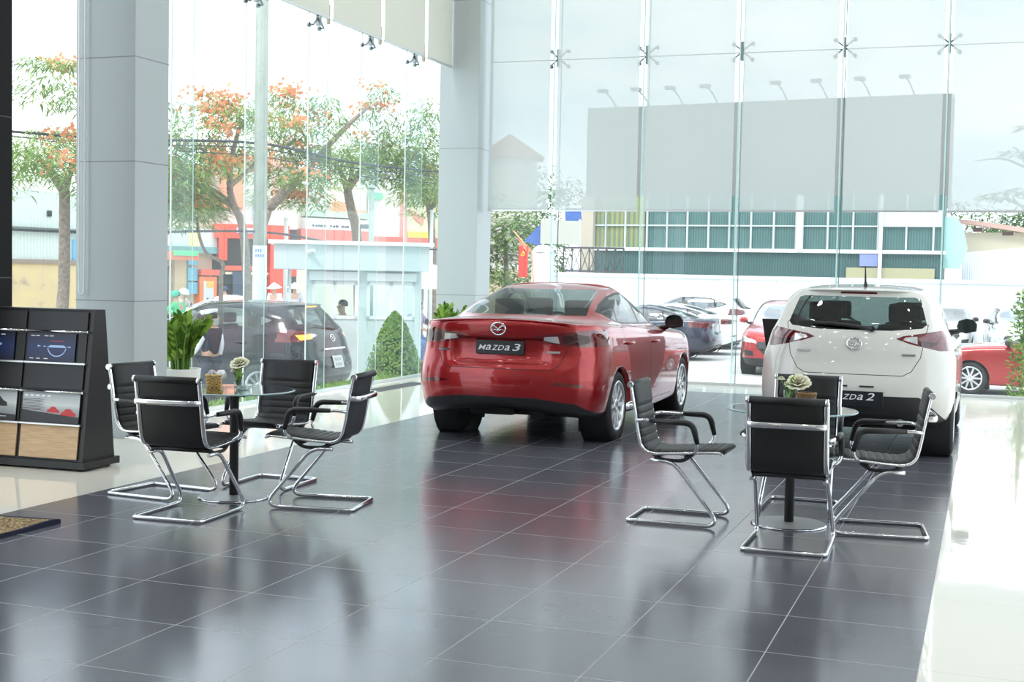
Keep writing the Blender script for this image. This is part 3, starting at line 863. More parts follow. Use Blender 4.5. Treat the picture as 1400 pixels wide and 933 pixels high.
def hatch(name, label, paint, loc, rz=0, detail=True, group=None, sx=1, sz=1, yp=None, r=.314, clad=False, lit=False, spoil=False, rear_glass=None, rimr=.205, res=(5,5), style=10, opened=False):
    root = thing(name, label, 'car', loc, rz, group)
    yp = yp or [(-.69,-.69),(0,0),(2.57,2.57),(3.37,3.37)]
    car = Car(scaled(HATCH, sx, sz, yp), *res)
    fy = lambda y: ymap([[(0,y,0)]], yp)[0][0][1]
    X = lambda P: [(x*sx, z*sz) for x, z in P]
    Y = lambda P: [(fy(y), z*sz) for y, z in P]
    wb = fy(2.57)
    car.bm.normal_update(); bvh = BVHTree.FromBMesh(car.bm)
    rsel = lambda f: f.calc_center_median().y < fy(.2)
    car.part('rear_window', X([(-.585,1.16),(-.55,1.128),(-.3,1.103),(.3,1.103),(.55,1.128),(.585,1.16),(.52,1.375),(.47,1.39),(-.47,1.39),(-.52,1.375)]), 'y', rsel)
    car.part('high_brake_lamp', X([(-.16,1.413),(.16,1.413),(.15,1.433),(-.15,1.433)]), 'y', rsel)
    car.part('windshield', X([(-.66,1.03),(-.3,1.01),(.3,1.01),(.66,1.03),(.60,1.20),(.51,1.40),(-.51,1.40),(-.60,1.20)]), 'y', lambda f: f.calc_center_median().y > fy(1.05) and f.normal.y > .08)
    side = lambda f: abs(f.normal.x) > .35
    dlo = Y([(-.16,1.235),(.0,1.15),(.3,1.10),(1.1,1.06),(2.12,1.035),(2.14,1.055),(1.78,1.24),(1.45,1.375),(1.15,1.412),(.7,1.415),(.25,1.385)])
    car.part('=window_frame', dlo, 'x', side, True)
    k = (car.ids['=window_frame'],)
    car.part('=side_window#a', Y([(1.13,1.075),(2.08,1.05),(1.76,1.225),(1.44,1.358),(1.15,1.393)]), 'x', side, True, k)
    car.part('=side_window#b', Y([(.14,1.135),(.33,1.112),(1.04,1.082),(1.06,1.395),(.7,1.398),(.28,1.37),(.20,1.33)]), 'x', side, True, k)
    car.part('=side_window#c', Y([(-.12,1.235),(.0,1.17),(.09,1.145),(.14,1.315)]), 'x', side, True, k)
    back = lambda f: f.calc_center_median().y < -.25
    car.part('=tail_lamp', X([(.34,1.036),(.40,1.062),(.70,1.112),(1.0,1.122),(1.0,.935),(.70,.94),(.46,.995)]), 'y', back, True, extra=[((0,-.30,1.03*sz),(0,1,.25))])
    k = (car.ids['=tail_lamp'],)
    car.part('=reversing_lamp', X([(.40,1.03),(.52,.995),(.515,1.06),(.42,1.052)]), 'y', back, True, k)
    car.part('=brake_lamp', X([(.535,.98),(.70,.955),(.74,.96),(.74,1.03),(.70,1.01),(.535,1.02)] if not lit else [(.50,.99),(.68,.97),(.70,1.04),(.52,1.055)]), 'y', back, True, k)
    car.part('bumper_valance', X([(-.80,.31),(-.665,.45),(-.55,.548),(.55,.548),(.665,.45),(.80,.31),(.80,.1),(-.80,.1)] if not clad else [(-1,.46),(1,.46),(1,.1),(-1,.1)]), 'y', lambda f: f.calc_center_median().y < -.25)
    if clad: car.part('=sill_cladding', Y([(-.3,.30),(2.9,.30),(2.9,.1),(-.3,.1)]), 'x', None, True)
    if detail:
        car.seam('panel_gap', X([(-.41,.722),(.41,.722),(.48,.76),(.55,.88),(.60,1.16),(-.60,1.16),(-.55,.88),(-.48,.76)]), 'y', back, False, .006, 'tailgate')
        car.seam('panel_gap', Y([(1.095,.29),(2.08,.29),(2.18,.6),(2.14,1.0),(1.095,1.045)]), 'x', side, True, .006, '=front_door')
        car.seam('panel_gap', Y([(.44,.29),(1.085,.29),(1.085,1.045),(.10,1.09),(.10,.80)]), 'x', side, True, .006, '=rear_door')
    fr = lambda f: f.calc_center_median().y > fy(2.7)
    car.part('grille', X([(-.42,.69),(.42,.69),(.46,.60),(.30,.44),(-.30,.44),(-.46,.60)]), 'y', fr)
    car.part('=headlamp', X([(.45,.66),(.78,.68),(1.0,.76),(1.0,.84),(.78,.80),(.47,.715)]), 'y', fr, True)
    car.part('front_valance', X([(-1,.36),(1,.36),(1,.1),(-1,.1)]), 'y', fr)
    car.part('=fog_lamp_recess', X([(.52,.50),(.72,.52),(.70,.40),(.50,.40)]), 'y', fr, True)
    car.arch(0, r, r+.042, .45); car.arch(wb, r, r+.042, .45)
    mats = {'body': paint, 'rear_window': rear_glass or tint_glass, 'windshield': tint_glass if detail else lot_glass, 'high_brake_lamp': lamp_lit if lit else lens_red, '=window_frame': trim_black, '=side_window': tint_glass if detail else lot_glass,
            '=tail_lamp': lens_red, '=reversing_lamp': lens_clear, '=brake_lamp': lamp_lit if lit else lens_dark, 'bumper_valance': black_plastic, '=sill_cladding': black_plastic,
            'panel_gap': seam_m, 'tailgate': paint, '=front_door': paint, '=rear_door': paint, 'grille': gloss_black, '=headlamp': lens_clear, 'front_valance': black_plastic, '=fog_lamp_recess': black_plastic}
    made = car.emit(root, mats)
    for (n, s), o in list(made.items()):
        if n in ('reversing_lamp', 'brake_lamp') and ('tail_lamp', s) in made: o.parent = made[('tail_lamp', s)]
    for sg in (1, -1):
        handle(root, bvh, fy(.30), .92*sz, sg, paint, made.get(('rear_door', sg > 0)))
        handle(root, bvh, fy(1.28), .90*sz, sg, paint, made.get(('front_door', sg > 0)))
    p, n = hit_rear(bvh, 0, .985*sz); emblem_at(root, surf_matrix(p, n), 1.0*sx)
    # rear wiper
    q = []
    for x, z in ((.14,1.105),(.0,1.12),(-.18,1.138),(-.37,1.150)):
        p, n = hit_rear(bvh, x*sx, z*sz); q.append(p+n*.022)
    b = MB(); b.tube(q, [.022,.016,.012,.008], 6); b.tube([q[0]-Vector((0,-.03,.0)), q[0]+Vector((.0,-.012,0))], .026, 10)
    b.build('rear_wiper', black_plastic, root)
    if spoil:
        b = MB(); b.prism([(-.52*sx,-.10),(.52*sx,-.10),(.50*sx,.22),(-.50*sx,.22)], .022, Matrix.Translation((0,fy(-.36),1.447*sz)) @ Matrix.Rotation(.06,4,'X')); b.build('roof_spoiler', paint, root)
    mirrors(root, .745*sx, fy(2.02), 1.06*sz, gloss_black if not clad else paint)
    tw = .20*sx
    for y in (0, wb):
        for sg in (1, -1): wheel(root, sg*(.825*sx-tw/2), y, r, tw, rimr, sg, style, spin=.2)
    underbody(root, -.55, wb+.5, .70*sx, .21*sz, (0, wb), r, .55*sx, .80*sx)
    seats(root, fy(.42), fy(1.32), 1.04*sz, hx=.36*sx)
    return root, bvh, made

# ---- show cars
def wordmark(chars, h, gap, parent, M, shear=.25, widths=None):
    """slanted badge letters, all the same height, in one mesh"""
    bmj = bmesh.new(); x = 0; parts = []
    for i, ch in enumerate(chars):
        cu = bpy.data.curves.new('t', 'FONT'); cu.body = ch; cu.size = 1; cu.extrude = .01; cu.offset = .004; cu.resolution_u = 4
        t = bpy.data.objects.new('t', cu); C.objects.link(t)
        dg = bpy.context.evaluated_depsgraph_get(); dg.update(); me = bpy.data.meshes.new_from_object(t.evaluated_get(dg))
        bpy.data.objects.remove(t); bpy.data.curves.remove(cu)
        xs_ = [v.co.x for v in me.vertices]; ys_ = [v.co.y for v in me.vertices]
        hh = h[i] if isinstance(h, (list, tuple)) else h
        wd = (widths[i] if widths else 1.0)*hh
        for v in me.vertices:
            yy = (v.co.y-min(ys_))/(max(ys_)-min(ys_))*hh
            v.co = (x+(v.co.x-min(xs_))/(max(xs_)-min(xs_))*wd+yy*shear, yy, .001 if v.co.z > 0 else 0)
        n0 = len(bmj.verts); bmj.from_mesh(me); bpy.data.meshes.remove(me); x += wd+(gap[i] if isinstance(gap, (list, tuple)) else gap)
    for v in bmj.verts: v.co.x -= x/2
    me = bpy.data.meshes.new('lettering'); bmj.to_mesh(me); bmj.free(); me.transform(M); me.materials.append(letter_w)
    o = bpy.data.objects.new('lettering', me); C.objects.link(o); o.parent = parent
    return o
def name_plate(root, p, n, w_, h_, txt, size, off=0):
    M = surf_matrix(p+n*.012, n)
    b = MB(); b.box(-w_/2, w_/2, -h_/2, h_/2, -.006, .006, M, bev=.003)
    pl = b.build('name_plate', plate_m, root)
    MT = M @ Matrix.Translation((off, 0, .007))
    return pl, MT
red, bvh, made = sedan('sedan', 'glossy red sedan on the dark showroom floor, seen from the rear right corner', paints['red'], (-4.07, 11.80, 0), 0)
p, n = hit_rear(bvh, 0, .872)
n = Vector((0,-1,.06)).normalized()
pl, MT = name_plate(red, p, n, .455, .125, '', .1)
wordmark('MaZDa3', [.046]*5+[.062], [.011]*4+[.028,0], pl, MT @ Matrix.Translation((-.012,-.026,0)), .38, [1.25,1.05,1.0,1.1,1.05,1.0])
for x, z in ((-.545,.838),(.50,.845)):
    p, n = hit_rear(bvh, x, z); M = surf_matrix(p+n*.003, n)
    b = MB(); b.box(-.058,.058,-.009,.009,-.003,.003,M); b.build('badge', chrome, red)
white, bvh, made = hatch('hatchback', 'white hatchback on the dark showroom floor behind the right cafe table', paints['white'], (-1.07, 12.25, 0), 0, rear_glass=glassmat('black_smoked_glass', (.25,.32,.31), 1.1))
p, n = hit_rear(bvh, 0, .52); n = Vector((0,-1,.05)).normalized()
pl, MT = name_plate(white, p, n, .52, .13, '', .1)
wordmark('MaZDa2', [.046]*5+[.062], [.011]*4+[.028,0], pl, MT @ Matrix.Translation((-.012,-.010,0)), .38, [1.25,1.05,1.0,1.1,1.05,1.0])
for x, z in ((-.43,.915),(.45,.90)):
    p, n = hit_rear(bvh, x, z); M = surf_matrix(p+n*.003, n)
    b = MB(); b.box(-.055,.055,-.008,.008,-.003,.003,M); b.build('badge', chrome, white)
for x in (-.10, .12):
    p, n = hit_rear(bvh, x, .625); M = surf_matrix(p+n*.003, n)
    b = MB(); b.box(-.06,.06,-.007,.007,-.003,.004,M); b.build('plate_lamp', black_plastic, white)
b = MB(); b.tube([(.02,.10,1.485),(.02,.05,1.52),(.02,.0,1.66)], [.02,.010,.005], 8); b.build('roof_antenna', black_plastic, white)
b = MB(); b.tube([(.40,-.35,.32),(.40,-.60,.32)], .032, 14); b.build('exhaust_tip', chrome, white)
# ================================================================== showroom furniture
leather = pmat('black_leather', (.014,.0145,.0155), .5, noise=.15, nscale=60, bump=.04)
arm_m = pmat('arm_pad', (.018,.018,.019), .38)
def make_chair(loc, rz, label):
    root = thing('cantilever_chair', label, 'chair', loc, rz, 'black cantilever chairs round the cafe tables')
    prof = cr([(0,.275,.448),(0,.255,.462),(0,.12,.455),(0,-.06,.440),(0,-.17,.440),(0,-.225,.475),(0,-.250,.555),(0,-.275,.70),(0,-.305,.855)], 14)
    # arc-length resample
    L = [0.]
    for a, c in zip(prof, prof[1:]): L.append(L[-1]+(c-a).length)
    tot = L[-1]; N_ = 150; P = []
    j = 0
    for i in range(N_+1):
        s = tot*i/N_
        while j < len(L)-2 and L[j+1] < s: j += 1
        t = (s-L[j])/max(1e-9, L[j+1]-L[j]); P.append((prof[j].lerp(prof[j+1], t), s))
    b = MB(); W = .200
    def off(s):   # padded ribs with narrow grooves
        head = tot-.125
        if s > head: return .019*min(1, (s-head)/.006+.55) if s < head+.01 else .019
        k = (s % .048)/.048; g = abs(k-.5)*2
        return .017-(.008 if g > .80 else 0)*min(1, (g-.80)/.2)-.002*g*g
    rows = []
    for i, (p, s) in enumerate(P):
        a = P[max(i-1,0)][0]; c = P[min(i+1,N_)][0]; t = (c-a).normalized(); n = Vector((0,-t.z,t.y))
        if n.z < 0 and s < tot*.5: n = -n
        if s >= tot*.5 and n.y < 0: n = -n
        f = p+n*off(s); k = p-n*.007
        rows.append([b.bm.verts.new((x, q.y, q.z)) for x, q in ((-W,p),(-W+.012,f),(-W/2,f+n*.003),(0,f+n*.004),(W/2,f+n*.003),(W-.012,f),(W,p),(W-.012,k),(0,k),(-W+.012,k))])
    for i in range(N_):
        for k in range(10): b._f([rows[i][k], rows[i+1][k], rows[i+1][(k+1) % 10], rows[i][(k+1) % 10]], True)
    b._f(rows[0]); b._f(rows[-1][::-1])
    sling = b.build('upholstered_sling', leather, root); bmesh_fix(sling)
    top = prof[-1]
    b = MB(); b.tube([(-.208,top.y-.004,top.z),(.208,top.y-.004,top.z)], .021, 14); hr = b.build('head_roll', leather, root)
    for sg in (1, -1):
        b = MB(); b.tube([(sg*.208,top.y-.004,top.z),(sg*.228,top.y-.004,top.z)], [.022,.019], 14); b.build('end_cap', chrome, hr)
        b = MB(); b.tube([(sg*.214, p.y, p.z) for p in prof[::3]]+[(sg*.214, top.y, top.z)], .016, 8, flat=.55); b.build('side_rail', chrome, root)
        # arm loop
        pts = fillet([(sg*.222,-.262,.635),(sg*.252,-.23,.645),(sg*.265,.10,.642),(sg*.265,.135,.49),(sg*.222,.10,.452)], .05, 5)
        b = MB(); b.tube(pts, .011, 8); fr = b.build('arm_loop', chrome, root)
        pts = fillet([(sg*.263,-.17,.645),(sg*.265,.10,.642),(sg*.265,.132,.515)], .05, 6)
        b = MB(); b.tube(pts, [.014]+[.019]*(len(pts)-2)+[.014], 10); b.build('arm_pad', arm_m, fr)
    b = MB()
    b.tube(cr([(-.216,-.285,.72),(-.20,-.33,.72),(-.11,-.345,.72),(.11,-.345,.72),(.20,-.33,.72),(.216,-.285,.72)], 5), .0075, 10, flat=2.3)
    b.build('back_stretcher', chrome, root)
    b = MB()
    for y, z in ((-.135,.418),(.055,.425)): b.tube([(-.205,y,z),(.205,y,z)], .017, 8)
    for sg in (1, -1): b.tube(fillet([(sg*.20,-.16,.432),(sg*.20,-.10,.398),(sg*.20,.03,.398),(sg*.20,.09,.440)], .03, 3), .011, 8)
    b.build('seat_bracket', black_plastic, root)
    side = lambda sg: [(sg*.205,-.17,.392),(sg*.205,-.03,.392),(sg*.225,.285,.013),(sg*.232,-.31,.013)]
    a = fillet([Vector(p) for p in side(1)], .115, 9); c = fillet([Vector(p) for p in side(-1)], .115, 9)
    path = a[:-1]+fillet([a[-2], (.232,-.31,.013), (-.232,-.31,.013), c[-2]], .04, 5)[1:-1]+c[::-1][1:]
    b = MB(); b.tube(path, .0125, 10)
    b.build('sled_base', chrome, root)
    return root
LEFT = [((-4.62,6.98,0), 0.06, 'black cantilever chair at the left cafe table, nearest the camera with its back turned'),
        ((-5.17,7.50,0), -PI/2-.10, 'black cantilever chair at the left cafe table, beside the black brochure rack'),
        ((-4.08,7.60,0), PI/2+.16, 'black cantilever chair at the left cafe table, on its right side facing left'),
        ((-4.75,8.12,0), PI+.04, 'black cantilever chair at the left cafe table, on its far side facing the camera')]
RIGHT = [((-1.03,7.64,0), 0.02, 'black cantilever chair at the right cafe table, nearest the camera with its back turned'),
         ((-1.76,8.12,0), -PI/2, 'black cantilever chair at the right cafe table, on its left side facing right'),
         ((-.62,8.28,0), PI/2+.12, 'black cantilever chair at the right cafe table, on its right side facing left'),
         ((-1.14,8.86,0), PI, 'black cantilever chair at the right cafe table, on its far side before the white car')]
ch0 = None
for l, rz, lab in LEFT+RIGHT:
    if ch0 is None: ch0 = make_chair(l, rz, lab)
    else:
        c = copy_tree(ch0); c.location = l; c.rotation_euler = (0,0,rz); c['label'] = lab

top_glass = pmat('table_black_glass', (.010,.013,.018), .03, 0, 1, .8)
edge_glass = pmat('table_glass_edge', (.30,.45,.48), .1, 0, .5)
stem_m = pmat('stem_charcoal', (.05,.05,.052), .35, .3)
base_m = pmat('base_steel', (.42,.425,.43), .42, .35)
TZ = .725
def make_table(loc, label):
    t = thing('cafe_table', label, 'table', loc, 0, 'round cafe tables')
    b = MB(); b.mi = 0; b.lathe([(.0001,TZ-.010),(.385,TZ-.010)], 56, cap=False); b.lathe([(.385,TZ),(.0001,TZ)], 56, cap=False)
    b.mi = 1; b.lathe([(.385,TZ-.010),(.398,TZ-.010),(.400,TZ-.007),(.400,TZ-.002),(.397,TZ),(.385,TZ)], 56, cap=False)
    b.build('glass_top', [top_glass, edge_glass], t)
    b = MB(); b.lathe([(.030,.02),(.030,TZ-.07),(.036,TZ-.05),(.085,TZ-.016),(.085,TZ-.0105)], 24)
    for k in range(4):
        a = PI/4+k*PI/2; b.tube([(.05*math.cos(a),.05*math.sin(a),TZ-.026),(.27*math.cos(a),.27*math.sin(a),TZ-.019)], .011, 6)
    b.build('stem', stem_m, t)
    b = MB(); b.mi = 0; b.lathe([(.226,.012),(.03,.020),(.0001,.02)], 48, cap=False)
    b.mi = 1; b.lathe([(.232,0),(.235,.003),(.235,.008),(.226,.012)], 48, cap=False)
    b.build('foot_disc', [base_m, chrome], t)
    return t
T1, T2 = (-4.69,7.57,0), (-1.12,8.25,0)
make_table(T1, 'round black glass cafe table on the left, with a steel foot disc')
make_table(T2, 'round black glass cafe table on the right, before the white car')

# --- things on the tables
def weave(name, c1, c2):
    m, N, L = nmat(name); b = N['Principled BSDF']; b.inputs['Roughness'].default_value = .6
    tc = N.new('ShaderNodeTexCoord'); ck = N.new('ShaderNodeTexBrick')
    ck.inputs['Scale'].default_value = 1; ck.inputs['Brick Width'].default_value = .012; ck.inputs['Row Height'].default_value = .007; ck.inputs['Mortar Size'].default_value = .0012
    ck.inputs['Color1'].default_value = (*c1,1); ck.inputs['Color2'].default_value = (*c2,1); ck.inputs['Mortar'].default_value = (.10,.05,.015,1)
    L.new(tc.outputs['UV'], ck.inputs['Vector']); L.new(ck.outputs['Color'], b.inputs['Base Color'])
    return m
wick = pmat('wicker', (.78,.52,.18), .6, noise=.35, nscale=120)
wick2 = pmat('wicker_brown', (.30,.17,.07), .6, noise=.35, nscale=120)
def basket(loc, rz, label, r0, r1, h, n, mat, group=None):
    """tapered woven basket: upright stakes with strands passing in and out"""
    t = thing('wicker_basket', label, 'basket', loc, rz, group)
    def rad(a, r):   # rounded square / circle
        if n != 4: return r
        return r/max(abs(math.cos(a)), abs(math.sin(a)))**.75
    b = MB(); K = 40
    rows = max(5, int(h/.009))
    for i in range(rows):
        z = .004+(h-.008)*i/(rows-1); r = r0+(r1-r0)*z/h
        b.tube([(rad(2*PI*k/K, r+(.0028 if (k//2+i) % 2 else -.0028))*math.cos(2*PI*k/K), rad(2*PI*k/K, r+(.0028 if (k//2+i) % 2 else -.0028))*math.sin(2*PI*k/K), z) for k in range(K)], .0046, 5, closed=True)
    for k in range(20):
        a = 2*PI*(k+.25)/20
        b.tube([(rad(a,r0)*math.cos(a), rad(a,r0)*math.sin(a), 0), (rad(a,r1)*math.cos(a), rad(a,r1)*math.sin(a), h)], .003, 5)
    b.lathe([(.0001,.003),(r0,.003)], 20, cap=False)
    b.build('woven_wall', mat, t)
    b = MB(); b.tube([(rad(2*PI*k/K, r1)*math.cos(2*PI*k/K), rad(2*PI*k/K, r1)*math.sin(2*PI*k/K), h) for k in range(K)], .006, 6, closed=True); b.build('rim', mat, t)
    return t
petal_m = pmat('cream_petal', (.86,.84,.66), .6, noise=.05, nscale=30)
tissue_m = pmat('white_tissue', (.88,.88,.90), .8)
stem_g = pmat('flower_green', (.16,.34,.06), .5, noise=.3, nscale=40)
leaf_g = pmat('vase_leaf', (.30,.52,.12), .5, noise=.3, nscale=40)
clear = glassmat('clear_glass', (.86,.93,.92), 1.6, .05)
def petal(b, M, w_, l_, cup):
    rows = []
    for i in range(6):
        t = i/5; wd = w_*math.sin(PI*(.18+.72*t))**.8; row = []
        for k in range(5):
            s = (k/4-.5)*2
            row.append(b.bm.verts.new(M @ Vector((wd*s, -cup*math.sin(PI*.5*t)+.35*wd*s*s+.012*t**4, l_*t))))
        rows.append(row)
    for i in range(5):
        for k in range(4): b._f([rows[i][k], rows[i][k+1], rows[i+1][k+1], rows[i+1][k]], True)
def rose(b, c, r, rnd, tilt=None):
    T = Matrix.Translation(c)
    if tilt is not None: T = T @ tilt
    for lay, (n_, rr, op) in enumerate(((4,.22,.05),(5,.38,.28),(6,.55,.55),(7,.68,.88),(8,.72,1.25))):
        for k in range(n_):
            a = 2*PI*k/n_+lay*.6+rnd.uniform(-.1,.1)
            M = T @ Matrix.Rotation(a, 4, 'Z') @ Matrix.Translation((0, r*rr*.35, -r*.55)) @ Matrix.Rotation(-op, 4, 'X')
            petal(b, M, r*(.38+.10*lay), r*(1.25+.02*lay), r*.30)
def flower_vase(loc, label, rosez, rr, vh, vr, bud=None, group=None, dx=0):
    t = thing('flower_vase', label, 'vase', loc, 0, group)
    rnd = random.Random(3)
    b = MB(); b.lathe([(.0001,.004),(vr*.8,.004),(vr*.85,.0),(vr,.004),(vr*.96,vh*.6),(vr*1.05,vh)], 24, cap=False); b.build('glass_jar', clear, t)
    b = MB()
    b.tube([(0,0,.01),(dx*.4,0,rosez*.6),(dx,0,rosez-rr*.5)], .004, 6)
    for k in range(6):
        a = k*1.05; b.tube([(.3*vr*math.cos(a),.3*vr*math.sin(a),.008),(vr*.7*math.cos(a),vr*.7*math.sin(a),vh*1.1),(vr*1.3*math.cos(a),vr*1.3*math.sin(a),vh*1.5)], .003, 5)
    if bud: b.tube([(0,0,.01),(bud[0]*.6,bud[1],bud[2]*.7),(bud[0],bud[1],bud[2]-.015)], .003, 5)
    b.build('stem', stem_g, t)
    b = MB()
    for k in range(16):
        a = rnd.uniform(0, 2*PI); z = rnd.uniform(vh*.45, max(vh*1.35, rosez*.72)); d = rnd.uniform(.2,1.0)*vr
        M = Matrix.Translation((d*math.cos(a), d*math.sin(a), z)) @ Matrix.Rotation(a-PI/2, 4, 'Z') @ Matrix.Rotation(rnd.uniform(.2,1.2), 4, 'X')
        petal(b, M, .014, .05, -.008)
    b.build('leaf', leaf_g, t)['kind'] = 'stuff'
    b = MB(); rose(b, Vector((dx,0,rosez)), rr, rnd, Matrix.Rotation(.45, 4, 'X')); b.build('rose_bloom', petal_m, t)
    if bud: b = MB(); rose(b, Vector(bud), .016, rnd); b.build('rose_bud', petal_m, t)
    return t
def on(u, v, z):   # floor-plan position of a photo point at height z (used once to place things)
    d = r_*((u-700)/1796.8)+f_+u_*(-(v-466.5)/1796.8); k = (z-EYE)/d.z
    return (d.x*k, d.y*k, z)
p = on(293, 530, TZ)
basket(p, .5, 'small square wicker basket of tissues on the left cafe table', .040, .055, .085, 4, wick)
b = MB(); rnd = random.Random(5)
for k in range(7):
    a = rnd.uniform(0, 6.28); M = Matrix.Translation((p[0]+.03*math.cos(a)+.02, p[1]+.03*math.sin(a), TZ+.055)) @ Matrix.Rotation(a, 4, 'Z') @ Matrix.Rotation(rnd.uniform(-.9,.3), 4, 'X')
    petal(b, M, .036, .065, .025)
tag(b.build('paper_tissue', tissue_m), 'crumpled white paper tissue tucked in the square wicker basket', 'tissue')
p = on(326, 529, TZ)
flower_vase(p, 'glass jar with one cream rose on the left cafe table', .165, .045, .065, .032, (-.04,.01,.11), dx=.005)
p = on(333, 534, TZ)
b = MB(); b.lathe([(.0001,.006),(.036,.006),(.045,.03),(.050,.03),(.042,.0),(.0001,.0)], 20, cap=False)
o = b.build('glass_ashtray', clear, loc=p); tag(o, 'low clear glass ashtray beside the rose on the left cafe table', 'ashtray')
p = on(1080, 558, TZ)
flower_vase(p, 'glass jar with a cream rose and a bud on the right cafe table', .165, .056, .11, .042, (-.06,.0,.185), dx=.045)
p = on(1102, 560, TZ)
basket(p, 0, 'low round brown wicker basket on the right cafe table', .045, .058, .10, 20, wick2)

# --- brochure rack
rack_black = pmat('rack_black', (.014,.014,.015), .45, noise=.2, nscale=30)
def oak():
    m, N, L = nmat('oak_veneer'); b = N['Principled BSDF']; b.inputs['Roughness'].default_value = .45
    tc = N.new('ShaderNodeTexCoord'); mp = N.new('ShaderNodeMapping'); mp.inputs['Scale'].default_value = (2,2,45)
    nz = N.new('ShaderNodeTexNoise'); nz.inputs['Scale'].default_value = 3; nz.inputs['Detail'].default_value = 6
    rp = N.new('ShaderNodeValToRGB'); e = rp.color_ramp.elements; e[0].position=.3; e[0].color=(.42,.27,.14,1); e[1].position=.7; e[1].color=(.60,.42,.25,1)
    L.new(tc.outputs['Object'], mp.inputs[0]); L.new(mp.outputs[0], nz.inputs['Vector']); L.new(nz.outputs['Fac'], rp.inputs['Fac']); L.new(rp.outputs[0], b.inputs['Base Color'])
    return m
oak_m = oak()
RK = on(113, 645.5, 0)
rk = thing('brochure_rack', 'black sloping brochure rack with oak drawers, in front of the near grey pillar', 'rack', RK, .035)
# local: x to the left is negative, y away from the camera, front face leans back
RW = 1.85; DB, HT, DT = .39, 1.19, .12
fy0 = lambda z: .005+(z-.07)/(HT-.07)*.15          # front face y at height z
by0 = lambda z: DB-(z-.07)/(HT-.07)*(DB-.15-DT)
b = MB()
M = Matrix(((0,0,1,-.022),(1,0,0,0),(0,1,0,0),(0,0,0,1)))
b.prism([(fy0(.07)-.012,.07),(by0(.07),.07),(by0(HT),HT),(fy0(HT)-.012,HT)], .024, M); b.build('end_panel', rack_black, rk)
M2 = Matrix(((0,0,1,-RW),(1,0,0,0),(0,1,0,0),(0,0,0,1)))
b = MB(); b.prism([(fy0(.07)-.012,.07),(by0(.07),.07),(by0(HT),HT),(fy0(HT)-.012,HT)], .024, M2); b.build('end_panel', rack_black, rk)
b = MB(); b.box(-RW-.02, .03, -.03, DB+.03, .018, .07)
for x in (-RW+.05, -.04):
    for y in (.03, DB-.03): b.lathe([(.02,0),(.02,.02)], 10, Matrix.Translation((x,y,0)))
b.build('plinth', rack_black, rk)
b = MB(); b.mi = 0
b._f([b.bm.verts.new(v) for v in ((-RW,fy0(.07)+.004,.07),(-.02,fy0(.07)+.004,.07),(-.02,fy0(HT)+.004,HT),(-RW,fy0(HT)+.004,HT))])
b._f([b.bm.verts.new(v) for v in ((-RW,by0(.07),.07),(-RW,by0(HT),HT),(-.02,by0(HT),HT),(-.02,by0(.07),.07))])
b.box(-RW, -.0, fy0(HT)-.012, by0(HT), HT, HT+.008)
b.build('carcass', rack_black, rk)
BAY = .545
def slope_quad(x0, x1, z0, z1, o):
    return [(x0, fy0(z0)-o, z0), (x1, fy0(z0)-o, z0), (x1, fy0(z1)-o, z1), (x0, fy0(z1)-o, z1)]
def slab(name, x0, x1, z0, z1, mat, t=.012, o=0.0, parent=None):
    b = MB(); A = slope_quad(x0,x1,z0,z1,o); B = slope_quad(x0,x1,z0,z1,o+t)
    va = [b.bm.verts.new(v) for v in A]; vb = [b.bm.verts.new(v) for v in B]
    b._f(vb); b._f(va[::-1])
    for k in range(4): b._f([va[k], va[(k+1)%4], vb[(k+1)%4], vb[k]])
    return b.build(name, mat, parent or rk)
def grad(name, stops, rough=.35, noise=.0):
    m, N, L = nmat(name); b = N['Principled BSDF']; b.inputs['Roughness'].default_value = rough
    tc = N.new('ShaderNodeTexCoord'); sp = N.new('ShaderNodeSeparateXYZ'); rp = N.new('ShaderNodeValToRGB')
    e = rp.color_ramp.elements; e[0].position, e[0].color = stops[0][0], (*stops[0][1],1); e[1].position, e[1].color = stops[1][0], (*stops[1][1],1)
    for p_, c_ in stops[2:]: q = e.new(p_); q.color = (*c_,1)
    L.new(tc.outputs['Generated'], sp.inputs[0]); L.new(sp.outputs[2], rp.inputs[0]); L.new(rp.outputs[0], b.inputs['Base Color'])
    return m
navy = grad('brochure_navy', [(0,(.008,.012,.04)),(.5,(.012,.025,.10)),(1,(.004,.006,.02))])
greyland = grad('brochure_grey', [(0,(.10,.11,.12)),(.45,(.35,.37,.39)),(.6,(.55,.57,.58)),(1,(.30,.33,.36))])
car_red = pmat('print_red', (.5,.02,.02), .4); glow = pmat('print_blue_white', (.35,.5,.8), .4); ink = pmat('print_ink', (.03,.03,.035), .5); ink_w = pmat('print_white', (.75,.77,.8), .5)
def strip_poly(x0, z0, pts, o): return [(x0+x, fy0(z0+z)-o, z0+z) for x, z in pts]
CARSIL = [(0,.01),(.004,.03),(.022,.036),(.04,.055),(.075,.055),(.095,.036),(.115,.028),(.118,.01)]
